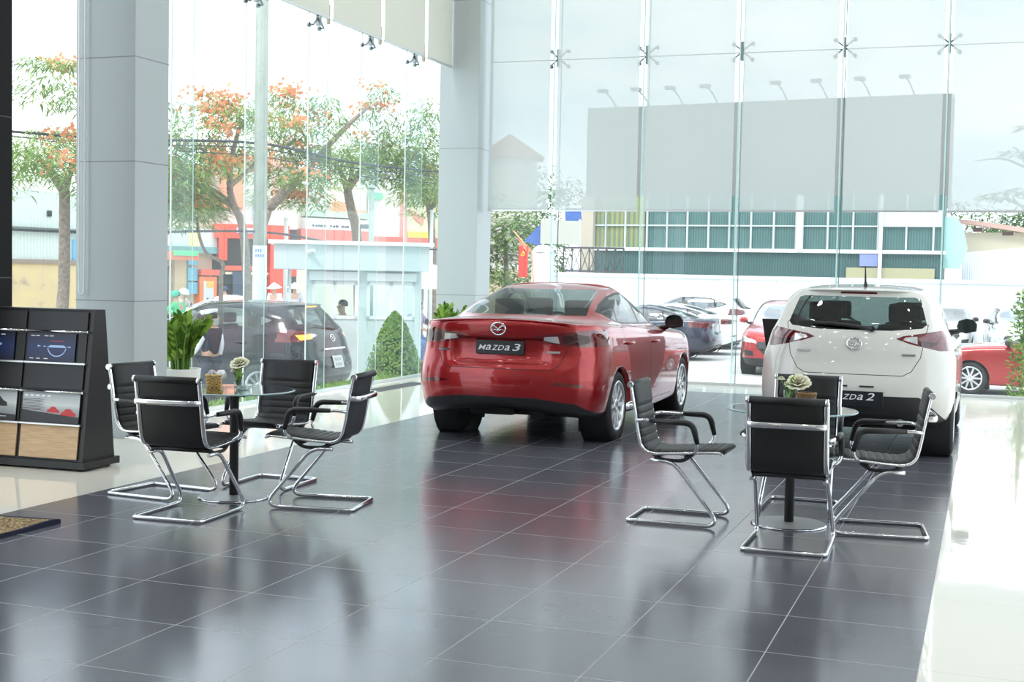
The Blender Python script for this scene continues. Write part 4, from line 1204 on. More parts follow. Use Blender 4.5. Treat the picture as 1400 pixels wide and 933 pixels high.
def brochure(x0, x1, z0, z1, kind, label):
    o = slab('brochure', x0, x1, z0, z1, navy if kind < 2 else greyland, .004, .0145, None)
    o.parent = None; o.matrix_world = rk_m @ Matrix()
    tag(o, label, 'brochure', 'brochures on the rack')
    b = MB(); off = .0195; mats_ = [glow, car_red, ink, ink_w]
    w_ = x1-x0; h_ = z1-z0; 
    P = lambda pts, s=1, dx=0, dz=0: strip_poly(x0+dx, z0+dz, [(x*s, z*s) for x, z in pts], off)
    if kind == 1:      # glowing steering wheel on navy
        cx, cz = w_*.62, h_*.52
        b.mi = 0
        for k in range(18):
            a0, a1 = PI*(1.05+.9*k/18), PI*(1.05+.9*(k+1)/18)
            b.poly(strip_poly(x0+cx, z0+cz, [(.085*math.cos(a0),.075*math.sin(a0)),(.085*math.cos(a1),.075*math.sin(a1)),(.077*math.cos(a1),.067*math.sin(a1)),(.077*math.cos(a0),.067*math.sin(a0))], off))
        b.poly(P([(-.085,-.006),(.085,-.006),(.06,.012),(-.06,.012)], 1, cx, cz)); b.poly(P([(0,0),(.03,.007),(0,.014),(-.006,.007)], 1, w_*.22, h_*.5))
        b.poly(P([(-.12,-.004),(-.085,.0),(-.12,.006)],1,cx,cz)); b.poly(P([(.12,-.004),(.085,.0),(.12,.006)],1,cx,cz))
        b.mi = 1; b.poly(P([(-.06,.04),(.06,.04),(.06,.045),(-.06,.045)], 1, cx, cz))
        b.mi = 3
        for dx, dz in ((.06,.88),(.16,.88),(.34,.88),(.45,.88),(.06,.08),(.2,.08),(.36,.08)): b.poly(P([(0,0),(.035,0),(.035,.006),(0,.006)], 1, w_*dx, h_*dz))
    elif kind == 0:
        b.mi = 1; b.poly(P([(0,0),(.10,.03),(.12,.06),(.05,.075),(0,.05)], 1, w_*.15, h_*.35))
        b.mi = 0; b.poly(P([(0,0),(.02,.0),(.01,.03),(.0,.02)], 1, w_*.3, h_*.2)); b.poly(P([(0,.01),(.04,.0),(.05,.015),(.01,.025)], 1, w_*.62, h_*.5))
        b.mi = 3
        for dx in (.4,.55,.7): b.poly(P([(0,0),(.04,0),(.04,.006),(0,.006)], 1, w_*dx, h_*.88))
    elif kind == 2:    # two red cars on a grey road, row of small pictures
        b.mi = 2; b.poly(P([(0,0),(w_,0),(w_,h_*.22),(0,h_*.40)], 1))
        b.mi = 1; b.poly(P(CARSIL, .95, w_*.44, h_*.30)); b.poly(P(CARSIL, 1.15, w_*.68, h_*.20))
        b.mi = 2
        for k in range(11): b.poly(strip_poly(x0, z0, [(w_*(.03+.085*k),h_*.03),(w_*(.085+.085*k),h_*.03),(w_*(.085+.085*k),h_*.13),(w_*(.03+.085*k),h_*.13)], off+.0005))
        for k in range(9): b.poly(P([(0,0),(w_*.42,0),(w_*.30,.004),(0,.004)], 1, 0, h_*(.40+.045*k)))
        b.mi = 3
        for k in range(5): b.poly(P([(0,0),(.03,0),(.03,.012),(0,.012)], 1, w_*(.03+.1*k), h_*.86))
    else:
        b.mi = 2; b.poly(P(CARSIL, 1.6, w_*.45, h_*.40)); b.poly(P(CARSIL, 1.5, w_*.2, h_*.55)); b.poly(P([(0,0),(w_,0),(w_,h_*.2),(0,h_*.3)], 1))
        b.mi = 3; b.poly(P([(0,0),(.16,0),(.16,.006),(0,.006)], 1, w_*.5, h_*.12))
    q = b.build('printed_picture', mats_, o); q['kind'] = 'stuff'
bpy.context.view_layer.update(); rk_m = rk.matrix_world.copy()
for i in range(3):
    x1 = -.055-BAY*i; x0 = x1-BAY+.035
    b_ = slab('upper_panel', x0, x1, 1.035, 1.175, rack_black, .010); 
    slab('middle_panel', x0, x1, .60, .785, rack_black, .010)
    slab('lower_panel', x0, x1, .345, .57, rack_black, .004); slab('lower_panel', x0, x1, .80, 1.02, rack_black, .004)
    d = slab('drawer', x0, x1, .085, .335, oak_m, .012)
    for z in (1.03, .58):
        b = MB(); b.tube([(x0-.01, fy0(z)-.03, z), (x1+.012, fy0(z)-.03, z)], .007, 8); b.tube([(x1+.012, fy0(z)-.03, z), (x1+.03, fy0(z)-.03, z)], .011, 8)
        b.build('brochure_rail', chrome, rk)
    for z in (.795, .34):
        b = MB(); b.box(x0-.01, x1+.02, fy0(z)-.035, fy0(z)-.005, z-.008, z+.004); b.build('ledge', alu, rk)
ORD = ['right', 'middle', 'left']
for i in range(2):
    x1 = -.055-BAY*i; x0 = x1-BAY+.035
    brochure(x0+.0, x1-.085, .802, 1.015, 1 if i == 0 else 0, ['navy brochure with a glowing steering wheel, upper row of the rack', 'dark brochure with a red shape, cut by the photo edge, upper row of the rack'][i])
    brochure(x0+.0, x1-.005 if i == 0 else x1-.02, .347, .570, 2 if i == 0 else 3, ['grey brochure with two red cars, lower row of the rack', 'grey brochure with dark cars, cut by the photo edge, lower row of the rack'][i])

# --- rug
def rugmat():
    m, N, L = nmat('oriental_rug'); b = N['Principled BSDF']; b.inputs['Roughness'].default_value = .9
    tc = N.new('ShaderNodeTexCoord'); v = N.new('ShaderNodeTexVoronoi'); v.inputs['Scale'].default_value = 22
    w_ = N.new('ShaderNodeTexNoise'); w_.inputs['Scale'].default_value = 22; w_.inputs['Distortion'].default_value = 2
    L.new(tc.outputs['Object'], v.inputs['Vector']); L.new(tc.outputs['Object'], w_.inputs['Vector'])
    ad = N.new('ShaderNodeMath'); ad.operation = 'MULTIPLY_ADD'; ad.inputs[1].default_value = .7; L.new(w_.outputs['Fac'], ad.inputs[0]); L.new(v.outputs['Distance'], ad.inputs[2])
    rp = N.new('ShaderNodeValToRGB'); e = rp.color_ramp.elements; e[0].position=.30; e[0].color=(.10,.05,.02,1); e[1].position=.80; e[1].color=(.46,.34,.15,1)
    q = e.new(.52); q.color = (.40,.27,.10,1); q = e.new(.58); q.color = (.06,.05,.05,1); q = e.new(.66); q.color = (.42,.30,.12,1)
    rp.color_ramp.interpolation = 'CONSTANT'
    sb = N.new('ShaderNodeMath'); sb.operation = 'FRACT'; m3 = N.new('ShaderNodeMath'); m3.operation = 'MULTIPLY'; m3.inputs[1].default_value = 2.2; L.new(ad.outputs[0], m3.inputs[0]); L.new(m3.outputs[0], sb.inputs[0])
    L.new(sb.outputs[0], rp.inputs[0]); L.new(rp.outputs[0], b.inputs['Base Color'])
    return m
rg = thing('rug', 'patterned gold rug with a navy border at the left edge of the dark floor', 'rug', (-5.12,6.36,0), 0)
b = MB(); NX, NY = 14, 12
def rp_(i, j, z): 
    x = -.035*min(i,1)-1.3*max(0,i-1)/(NX-1); y = -.035*min(j,1)-.95*max(0,j-1)/(NY-1)
    return (x, y, z+.012*max(0, 1-i/2.0)*(.6+.4*math.sin(j*1.1)) + .004*math.sin(i*.9+j*.5))
g = [[b.bm.verts.new(rp_(i, j, .016)) for j in range(NY+1)] for i in range(NX+1)]
for i in range(NX):
    for j in range(NY):
        b.mi = 1 if (i == 0 or j == 0) else 0; b._f([g[i][j], g[i+1][j], g[i+1][j+1], g[i][j+1]], True)
b.mi = 1
lo_ = lambda v: b.bm.verts.new((v.co.x+.004, v.co.y, .001))
e1 = [g[0][j] for j in range(NY+1)]; l1 = [lo_(v) for v in e1]
for k in range(NY): b._f([e1[k], e1[k+1], l1[k+1], l1[k]])
e2 = [g[i][0] for i in range(NX+1)]; l2 = [lo_(v) for v in e2]
for k in range(NX): b._f([e2[k], l2[k], l2[k+1], e2[k+1]])
b.build('woven_field', [rugmat(), pmat('rug_navy', (.012,.014,.035), .9)], rg)

# --- black info stand left of the white car
st = thing('info_stand', 'black tapered information stand between the red and the white show cars', 'stand', (-2.24, 16.25, 0), 0)
b = MB(); b.prism([(-.20,0),(.20,0),(.28,.55),(.36,1.04),(-.36,1.04),(-.28,.55)], .03); 
o = b.build('panel', pmat('stand_black', (.012,.012,.013), .35), st); o.rotation_euler = (PI/2, 0, 0)
b = MB(); b.box(-.2,.3,-.2,.2,0,.015); b.build('foot_plate', black_plastic, st)

# --- floor grille by the glass
b = MB(); b.box(-7.45,-7.2,15.1,16.6,0,.006)
for k in range(14): b.box(-7.44,-7.21,15.15+.1*k,15.19+.1*k,.006,.010)
struct(b.build('trim_4', pmat('grille_steel', (.12,.12,.125), .4, .6)))
# ================================================================== outside
def at(u, d, z=OUT):
    """plan point seen in photo column u at depth d, at height z"""
    a = (u-700)/1796.8; b = ((z-EYE)/d-f_.z-r_.z*a)/u_.z
    p = (f_+r_*a+u_*b)*d
    return Vector((p.x, p.y, z))
def hz(u, v, d):
    return EYE+d*(f_.z+r_.z*(u-700)/1796.8-u_.z*(v-466.5)/1796.8)
def frame(u0, d0, u1, d1, z=OUT):
    a, c = at(u0, d0, z), at(u1, d1, z); x = (c-a); w_ = x.length; x.normalize(); y = Vector((-x.y, x.x, 0))
    return Matrix(((x.x,y.x,0,a.x),(x.y,y.y,0,a.y),(0,0,1,z),(0,0,0,1))), w_
def fthing(name, label, cat, M, group=None):
    o = empty(name); o.matrix_world = M; return tag(o, label, cat, group)

# ground
gm = colormix('pale_concrete', [(.3,(.50,.50,.48)),(.7,(.62,.62,.60))], 1.2, .85)
b = MB(); b.quad((-140,-40,OUT),(90,-40,OUT),(90,160,OUT),(-140,160,OUT)); struct(b.build('floor_street', gm))
grass_m = colormix('lawn_green', [(.3,(.13,.24,.04)),(.7,(.30,.44,.10))], 30, .9)
def grass(name, label, x0, x1, y0, y1, z0, z1, n, rnd):
    b = MB(); b.box(x0, x1, y0, y1, OUT, z0)
    for i in range(n):
        x, y = rnd.uniform(x0+.02, x1-.02), rnd.uniform(y0, y1); h = rnd.uniform(.03,.07); a = rnd.uniform(0, 6.28); dx, dy = .012*math.cos(a), .012*math.sin(a)
        b._f([b.bm.verts.new(v) for v in ((x-dx,y-dy,z0),(x+dx,y+dy,z0),(x+dy*1.5,y-dx*1.5,z0+h))])
    return tag(b.build(name, grass_m), label, 'grass', None, 'stuff')
R = random.Random(11)
grass('lawn_strip', 'strip of short green lawn just outside the street side glass', FX-1.0, FX-.14, 9, 18.4, -.10, 0, 5200, R)
b = MB(); b.box(FX-1.2, FX-1.01, 9, 19, OUT, -.16, bev=.02); struct(b.build('trim_5', pmat('kerb_stone', (.62,.62,.60), .7)))
p = at(1322, 32.5); grass('grass_patch', 'small patch of grass in the car park beyond the white hatchback mirror', p.x-.6, p.x+1.5, p.y-.5, p.y+1.2, OUT+.14, 0, 1500, R)

# --- foliage
def leafmat(name, c1, c2, tr=.35):
    if name in MATS: return MATS[name]
    m, N, L = nmat(name); N.remove(N['Principled BSDF'])
    oi = N.new('ShaderNodeNewGeometry'); rp = N.new('ShaderNodeValToRGB'); e = rp.color_ramp.elements
    e[0].color = (*c1,1); e[1].color = (*c2,1); L.new(oi.outputs['Random Per Island'], rp.inputs[0])
    d = N.new('ShaderNodeBsdfDiffuse'); t = N.new('ShaderNodeBsdfTranslucent'); ms = N.new('ShaderNodeMixShader'); ms.inputs[0].default_value = tr
    L.new(rp.outputs[0], d.inputs[0]); L.new(rp.outputs[0], t.inputs[0]); L.new(d.outputs[0], ms.inputs[1]); L.new(t.outputs[0], ms.inputs[2])
    L.new(ms.outputs[0], N['Material Output'].inputs['Surface']); MATS[name] = m
    return m
frond_m = leafmat('flame_tree_leaf', (.15,.28,.07), (.46,.58,.22))
frond2_m = leafmat('dark_tree_leaf', (.05,.13,.035), (.18,.30,.09))
bloom_m = leafmat('orange_blossom', (.85,.26,.12), (.95,.50,.28))
bark_m = colormix('grey_bark', [(.3,(.20,.15,.12)),(.7,(.36,.29,.24))], 14, .9)
def frond(b, p, d, l, w_, droop):
    """one feathery leaf: a drooping strip with toothed edges"""
    d = d.normalized(); s = d.cross(Vector((0,0,1)))
    s = s.normalized() if s.length > .01 else Vector((1,0,0)); prev = None
    for k in range(4):
        t = k/3; q = p+d*l*t+Vector((0,0,-droop*t*t*l)); ww = w_*(.35+.9*t*(1.1-t)*2)*(1-.75*t**4)
        row = [b.bm.verts.new(q-s*ww+Vector((0,0,-.3*ww))), b.bm.verts.new(q), b.bm.verts.new(q+s*ww+Vector((0,0,-.3*ww)))]
        if prev:
            b._f([prev[0], prev[1], row[1], row[0]]); b._f([prev[1], prev[2], row[2], row[1]])
        prev = row
def tree(name, label, base, trunk, crowns, rnd, leaf, nfr=46, fl=.34, fw=.045, bloom=0, tr=.14, group=None, nbl=40):
    """trunk: list of branch polylines (relative), crowns: (x,y,z,rx,rz) leaf sprays (relative)"""
    t = thing(name, label, 'tree', base, 0, group)
    b = MB()
    for pts, r0, r1 in trunk:
        c = cr(pts, 5); n = len(c); b.tube(c, [r0+(r1-r0)*i/(n-1) for i in range(n)], 8)
    b.build('trunk', bark_m, t)
    b = MB(); bb = MB(); nb = 0
    for (x, y, z, rx, rz) in crowns:
        if nfr > 90: rx *= 1.15; rz *= 1.1
        for k in range(int(nfr*rx*1.15)):
            a = rnd.uniform(0, 2*PI); q = rx*math.sqrt(rnd.random()); 
            p = Vector((x+q*math.cos(a)*.9, y+q*math.sin(a)*.9, z+rz*(rnd.random()-.45)*(1.2-.5*q/rx)))
            a2 = a+rnd.uniform(-1.0,1.0)
            frond(b, p, Vector((math.cos(a2), math.sin(a2), rnd.uniform(-.15,.5))), fl*rnd.uniform(.6,1.2), fw*rnd.uniform(.7,1.2), rnd.uniform(.2,.7))
        if bloom and rnd.random() < bloom:
            for j in range(rnd.randint(1,3)):
                a = rnd.uniform(0, 2*PI); q = rx*rnd.uniform(.1,.9); c0 = Vector((x+q*math.cos(a), y+q*math.sin(a), z+rz*.35)); nb += 1
                for k in range(nbl):
                    p = c0+Vector((rnd.gauss(0,.20),rnd.gauss(0,.20),rnd.gauss(0,.09))); d1 = Vector((rnd.gauss(0,1),rnd.gauss(0,1),rnd.gauss(0,1))).normalized()*.05; d2 = d1.orthogonal().normalized()*.045
                    bb._f([bb.bm.verts.new(v) for v in (p-d1, p+d2, p+d1, p-d2)])
    b.build('foliage', leaf, t)['kind'] = 'stuff'
    if nb: bb.build('blossom', bloom_m, t)['kind'] = 'stuff'
    return t
def crown(cx, cy, cz, R_, n, rnd, rz=.5, flat=.28, r=(.6,1.1)):
    out = []
    for i in range(n):
        a = rnd.uniform(0, 2*PI); q = R_*math.sqrt(rnd.random())
        out.append((cx+q*math.cos(a), cy+q*math.sin(a), cz+flat*R_*(1-(q/R_)**2)*rnd.uniform(.3,1)+rnd.uniform(-.5,.3), rnd.uniform(*r), rz))
    return out
rnd = random.Random(21)
G = 'flame trees along the street'
# tree at the left gap: forked bare trunk
B = at(86, 25)
z0 = lambda v, u, d: hz(u, v, d)-OUT
tree('flame_tree', 'flame tree with a forked bare trunk, in the gap left of the near grey pillar', B,
     [([(0,0,0),(-.05,0,1.0),(-.02,.05,1.9),(.03,0,z0(262,88,25))], .13, .10),
      ([(.03,0,z0(262,88,25)),(-.25,.1,z0(245,75,25)),(-.6,.2,z0(228,62,25)+.1)], .11, .07), ([(.03,0,z0(262,88,25)),(.3,-.1,z0(250,100,25)+.3),(.7,0,z0(215,110,25))], .08, .04)],
     crown(-.3,.6,z0(235,60,25)-.1,1.9,26,rnd,.6,.9)+[(-.6,.2,z0(86,50,25),.55,.15),(-.2,.2,z0(92,50,25),.4,.12)], rnd, frond_m, 250, .25, .022, .35, group=G)
# tree beside the utility pole, leaning branches
B = at(344, 27)
q = lambda u, v, dd=0: (at(u, 27+dd, 0)-at(344, 27, 0)) + Vector((0,0,hz(u, v, 27)-OUT))
tree('flame_tree', 'flame tree in orange bloom with leaning branches, just left of the concrete pole', B,
     [([q(338,420)*0, q(335,360), q(328,305), q(318,283), q(312,262)], .10, .07), ([q(318,283), q(290,262,.3), q(262,248,.6), q(243,240,.5)], .08, .04), ([q(312,262), q(313,225), q(322,185), q(330,165)], .07, .03), ([q(313,240), q(290,222,-.5), q(270,205,-.6)], .05,.02), ([q(312,255), q(330,238,.5), q(352,215,.8)], .06,.03)],
     [(q(u,v,dd).x, q(u,v,dd).y, q(u,v).z, s, .45) for u, v, dd, s in
      ((240,265,.5,.8),(255,225,1,.7),(232,200,0,.6),(270,190,-.5,.7),(300,165,0,.6),(325,150,.6,.55),(290,140,.4,.35),(265,215,.8,.8),(320,210,1,.6),(345,170,0,.6),(245,300,1.5,.7),(262,285,.5,.7),(285,235,-1,.6),(232,155,.3,.35),(238,245,1,.8),(300,205,1,.6))], rnd, frond_m, 400, .24, .021, .55, group=G, nbl=42)
B = at(404, 31)
q = lambda u, v, dd=0: (at(u, 31+dd, 0)-at(404, 31, 0)) + Vector((0,0,hz(u, v, 31)-OUT))
tree('flame_tree', 'flame tree with a long slanting grey branch, right of the concrete pole', B,
     [([q(352,420), q(354,330), q(366,285)], .11, .09), ([q(366,285), q(400,250), q(425,225), q(455,190), q(480,165), q(500,148)], .12, .03), ([q(425,225), q(415,190,.5), q(400,165,.6)], .05,.02)],
     [(q(u,v,dd).x, q(u,v,dd).y, q(u,v).z, s, .45) for u, v, dd, s in
      ((380,175,0,.7),(400,150,.5,.6),(385,215,.6,.8),(420,185,-.5,.7),(440,215,0,.7),(455,170,.4,.5),(370,240,1,.8),(400,245,.5,.8),(430,250,-.4,.8),(465,225,.5,.6),(375,270,.8,.7),(420,275,.7,.6),(380,135,.2,.35),(440,145,.3,.35),(365,195,0,.6),(405,205,1,.7))], rnd, frond_m, 400, .24, .021, .55, group=G, nbl=42)
B = at(303, 29)
q = lambda u, v, dd=0: (at(u, 29+dd, 0)-at(303, 29, 0)) + Vector((0,0,hz(u, v, 29)-OUT))
tree('crooked_tree', 'slender crooked dark tree before the shop with the orange doorway', B,
     [([(0,0,0), q(301,388), q(304,366), q(300,357), q(285,350), q(277,340), q(271,322), q(268,300)], .055, .03)],
     [(q(u,v,dd).x, q(u,v,dd).y, q(u,v).z, s_, .4) for u, v, dd, s_ in ((262,292,.2,.7),(245,285,.4,.7),(280,282,0,.6),(236,270,.6,.7),(258,268,.3,.7))], rnd, frond2_m, 300, .25, .022, 0, group=G)
B = at(492, 33)
q = lambda u, v, dd=0: (at(u, 33+dd, 0)-at(492, 33, 0)) + Vector((0,0,hz(u, v, 33)-OUT))
tree('flame_tree', 'green spreading flame tree whose trunk rises behind the pale guard booth', B,
     [([q(488,420)*0, q(486,330), q(478,290), q(472,262)], .14, .11), ([q(472,262), q(462,235), q(448,222)], .09, .03), ([q(472,262), q(488,238), q(505,228,.5), q(530,215,.5)], .09, .03), ([q(474,258), q(478,225), q(470,205)], .07,.03)],
     [(q(u,v,dd).x, q(u,v,dd).y, q(u,v).z, s, .5) for u, v, dd, s in
      ((450,235,0,.9),(470,210,.5,.8),(500,220,0,.9),(520,205,1,.9),(545,215,.5,.9),(565,200,0,.9),(480,240,1,.8),(530,240,.6,.9),(560,235,1,.9),(580,225,.4,.8),(585,250,.2,.8),(565,262,.8,.6),(500,195,.3,.5),(530,180,.6,.4),(560,165,.3,.5),(585,150,.5,.4),(520,130,.2,.35),(505,155,.4,.4),(582,185,.3,.6),(540,225,0,.9))], rnd, frond_m, 390, .25, .022, .35, group=G, nbl=34)
B = at(590, 36)
q = lambda u, v, dd=0: (at(u, 36+dd, 0)-at(590, 36, 0)) + Vector((0,0,hz(u, v, 36)-OUT))
tree('flame_tree', 'flame tree at the right end of the street, beside the far grey pillar', B,
     [([q(588,420)*0, q(588,330), q(580,275), q(560,255)], .14, .05), ([q(583,290), q(600,262)], .07,.03)],
     [(q(u,v,dd).x, q(u,v,dd).y, q(u,v).z, s, .5) for u, v, dd, s in ((560,270,0,.7),(580,285,.5,.7),(590,265,0,.8),(600,240,.6,.9),(575,250,1,.8),(605,215,0,.8),(610,270,.3,.7))], rnd, frond_m, 340, .25, .022, .3, group=G)
# car-park trees beyond the gate and behind the blinds
def bushy(u, d, ztop, zbot, rad, label, leaf, n=22, group='trees beyond the car park'):
    B = at(u, d); h1 = ztop-OUT; h0 = zbot-OUT
    cs = []
    for i in range(n):
        a = rnd.uniform(0, 2*PI); q = rad*math.sqrt(rnd.random()); t = rnd.random()
        cs.append((q*math.cos(a), q*math.sin(a), h0+(h1-h0)*t*(1-.4*(q/rad)**2), rad*.42, rad*.4))
    return tree('leafy_tree', label, B, [([(0,0,0),(.1,0,h0*.7),(0,.1,h0+(h1-h0)*.5)], .2, .08)], cs, rnd, leaf, 88, .38, .06, 0, group=group)
bushy(688, 52, 4.6, 1.0, 2.0, 'leafy green tree left of the red flag, beyond the car park gate', leafmat('park_tree_leaf', (.08,.17,.04), (.28,.40,.12)), 40)
bushy(655, 63, 6.5, 2.0, 2.6, 'tall tree seen dimly through the blind next to the corner pillar', frond2_m, 24)
bushy(728, 68, 7.2, 3.0, 2.2, 'tree seen dimly through the second blind, left of the grey hoarding', frond2_m, 22)
bushy(1338, 66, 5.6, 3.0, 2.2, 'tree behind the cream house roof at the right edge', frond2_m, 26)
B = at(1400, 60)
tree('leafy_tree', 'tall tree with layered sprays, dim through the blind at the right edge', B, [([(0,0,0),(0,.1,5),(-.1,0,9.5)], .22, .06)]+[([(0,0,h),(-1.2,.1,h+.5),(-2.4,0,h+.4)], .07, .02) for h in (4.2,5.6,7.4)],
     [(-1.6,0,4.3,1.5,.4),(-.2,.3,4.6,1.6,.4),(1.2,0,4.6,1.6,.5),(-1.0,0,6.2,1.1,.25),(.3,0,6.4,1.3,.4),(-.4,0,8.1,.8,.3),(.5,.2,8.2,.9,.4),(-2.4,0,4.1,.8,.3),(0,0,9.3,.6,.3)], rnd, frond2_m, 60, .6, .08, 0, group='trees beyond the car park')

# --- topiary bush
P = at(538, 21)
t = thing('topiary_bush', 'clipped egg-shaped green bush outside the glass, left of the red sedan', 'bush', P)
b = MB(); Hh = hz(538, 428, 21)-OUT
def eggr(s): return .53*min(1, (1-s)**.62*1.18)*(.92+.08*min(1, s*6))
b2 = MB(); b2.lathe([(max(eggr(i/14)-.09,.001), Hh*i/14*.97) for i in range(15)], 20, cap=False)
for k in range(4200):
    s = rnd.random()**1.1; a = rnd.uniform(0, 2*PI); rr_ = eggr(s)*rnd.uniform(.84,1.03)
    p = Vector((rr_*math.cos(a), rr_*math.sin(a), s*Hh)); n = Vector((math.cos(a), math.sin(a), .4+rnd.uniform(-.4,.7))).normalized()
    u = n.orthogonal().normalized(); u.rotate(__import__('mathutils').Quaternion(n, rnd.uniform(0,6.28))); v = n.cross(u)
    tip = p+(n*.35+u).normalized()*.055
    b._f([b.bm.verts.new(x) for x in (p-v*.016, p+u*.02+n*.01-v*.02, tip, p+u*.02+n*.01+v*.02)])
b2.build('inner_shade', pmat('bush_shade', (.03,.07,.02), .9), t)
b.build('foliage', leafmat('topiary_leaf', (.11,.24,.05), (.30,.46,.13)), t)['kind'] = 'stuff'

# --- ZZ plants in pots
zz_m = leafmat('glossy_plant_leaf', (.04,.11,.015), (.32,.48,.09), .25)
def zz(loc, label, potm, n, h, zp=.55, spread=.5, seed=1, top=1.0):
    t = thing('potted_plant', label, 'plant', loc, 0, 'potted plants by the glass'); rn = random.Random(seed)
    b = MB(); b.lathe([(.0001,0),(.14,0),(.19,zp-.02),(.195,zp),(.175,zp),(.172,zp-.05),(.0001,zp-.05)], 28, cap=False); b.build('pot', potm, t)
    b = MB()
    for k in range(90):
        a = rn.uniform(0,6.28); q = .16*math.sqrt(rn.random()); b.sphere(Vector((q*math.cos(a), q*math.sin(a), zp-.03+rn.uniform(0,.012))), rn.uniform(.014,.022), 6, 1.2, 1, .7)
    b.build('pebbles', pmat('white_pebble', (.80,.78,.72), .6), t)['kind'] = 'stuff'
    bl = MB(); bs = MB()
    for k in range(n):
        a = rn.uniform(0, 6.28); lean = rn.uniform(.1, spread); hh = h*rn.uniform(.65,1.05); q = .09*rn.random()
        pts = cr([(q*math.cos(a), q*math.sin(a), zp-.04), ((q+lean*hh*.25)*math.cos(a), (q+lean*hh*.25)*math.sin(a), zp+hh*.5), ((q+lean*hh*.8)*math.cos(a), (q+lean*hh*.8)*math.sin(a), zp+hh*.95)], 6)
        bs.tube(pts, [.011]*6+[.007]*(len(pts)-6), 5)
        m = len(pts)
        for i in range(3, m):
            for sd_ in (1, -1):
                tdir = (pts[i]-pts[i-1]).normalized(); side = tdir.cross(Vector((math.cos(a+.6), math.sin(a+.6), .2))).normalized()*sd_
                d = (side+tdir*.9+Vector((0,0,.15))).normalized(); l = .105*(1-.35*abs(i/m-.6))*rn.uniform(.85,1.15); up = d.cross(side.cross(d)).normalized(); wv = d.cross(Vector((math.cos(a),math.sin(a),.6))).normalized()*.021
                p0 = pts[i]
                v = [bl.bm.verts.new(x) for x in (p0, p0+d*l*.35-wv, p0+d*l*.75-wv*.8, p0+d*l, p0+d*l*.75+wv*.8, p0+d*l*.35+wv)]
                bl._f([v[0],v[1],v[2],v[3]]); bl._f([v[0],v[3],v[4],v[5]])
    bs.build('stems', pmat('plant_stem', (.14,.26,.05), .5), t)['kind'] = 'stuff'; bl.build('leaves', zz_m, t)['kind'] = 'stuff'
    return t
pot_w = pmat('white_pot', (.80,.80,.78), .3)
zz((-7.33,10.86,0), 'lush green potted plant with white pebbles, right of the near grey pillar', pot_w, 30, .50, .55, .72, 4)
zz((-7.22,17.35,0), 'green potted plant by the far grey pillar, behind the red sedan', pot_w, 16, .56, .50, .5, 9)
P = at(1394, 21.5, OUT)
b = MB()
t = thing('shrub', 'small leafy shrub outside the back glass at the right edge', 'shrub', P)
for k in range(700):
    s = rnd.random(); a = rnd.uniform(0,6.28); q = .22*math.sqrt(rnd.random())*(1.1-.5*s); p = Vector((q*math.cos(a), q*math.sin(a), .1+s*1.95)); d = Vector((rnd.gauss(0,1),rnd.gauss(0,1),rnd.gauss(0.3,.6))).normalized(); w_ = d.orthogonal().normalized()*.02
    b._f([b.bm.verts.new(x) for x in (p, p+d*.05-w_, p+d*.11, p+d*.05+w_)])
b.build('foliage', zz_m, t)['kind'] = 'stuff'
b = MB(); b.tube([(0,0,0),(.02,0,.9),(0,.02,1.9)], .014, 6); b.build('stem', MATS['plant_stem'], t)

# ------------------------------------------------------------------ cars outside
SUVP = [(-.69,-.95),(0,0),(2.57,2.70),(3.37,3.60)]
r_suv = dict(sx=.92/.8475, sz=1.135, yp=SUVP, r=.355, clad=True, rimr=.235, res=(4,4))
suv, bvh, made = hatch('suv', 'dark blue suv with glowing brake lights outside the street side glass', paints['dark'], (-10.75, 18.92, OUT), PI/2, True, None, lit=True, **r_suv)
p, n = hit_rear(bvh, 0, .74); M = surf_matrix(p+n*.01, n)
b = MB(); b.box(-.165,.165,-.10,.10,-.004,.004,M); pl = b.build('number_plate', plate_w, suv)
b = MB()
for row in (.04,-.045):
    for k in range(4): b.box(-.11+.06*k,-.075+.06*k,row-.025,row+.025,.004,.006,M)
pl2 = b.build('plate_marks', pmat('plate_grey', (.45,.48,.52), .5), pl); pl2['kind'] = 'stuff'
b = MB(); p, n = hit_rear(bvh, 0, .95); M = surf_matrix(p+n*.008, n); b.box(-.36,.36,-.012,.012,-.004,.008,M); b.build('chrome_strip', chrome, suv)

def lot(kind, label, paint, u, d, rz, dy_rear=None, **k):
    """rear (rz = 90 deg) or nose of a parked car in photo column u at depth d"""
    P = at(u, d)
    return kind, label, paint, P, rz, k
def park_left(fn, name, label, paint, u, d, back, **k):   # heading -X, tail at column u
    P = at(u, d); return fn(name, label, paint, (P.x-back, P.y+.0, OUT), PI/2, False, 'parked cars in the car park', **k)
M6 = [(-.93,-1.05),(0,0),(2.7,2.83),(3.65,3.80)]
park_left(sedan, 'sedan', 'dark blue-grey sedan parked behind the red show car mirror, tail to the right', paints['blue'], 984, 35.2, 1.05, sx=1.02, yp=M6, r=.33, res=(4,4))
park_left(sedan, 'sedan', 'white sedan parked just behind the dark blue-grey sedan', paints['white2'], 1012, 37.9, 1.05, sx=1.02, yp=M6, r=.33, res=(4,4))
park_left(hatch, 'hatchback', 'white suv with a long dark side window, behind the white parked sedan', paints['white2'], 1030, 41.0, .95, **dict(r_suv, clad=False))
park_left(hatch, 'hatchback', 'white hatchback with a roof spoiler, furthest back in the parked row', paints['white2'], 1054, 44.0, .95, **dict(r_suv, clad=False, spoil=True))
def face_us(fn, name, label, paint, u, d, front, turn=0, **k):
    P = at(u, d); return fn(name, label, paint, (P.x, P.y+front, OUT), PI+turn, False, 'parked cars in the car park', **k)
face_us(hatch, 'suv', 'red suv parked facing the showroom, between the two show cars', paints['red2'], 1049, 29.6, 3.60, .06, **r_suv)
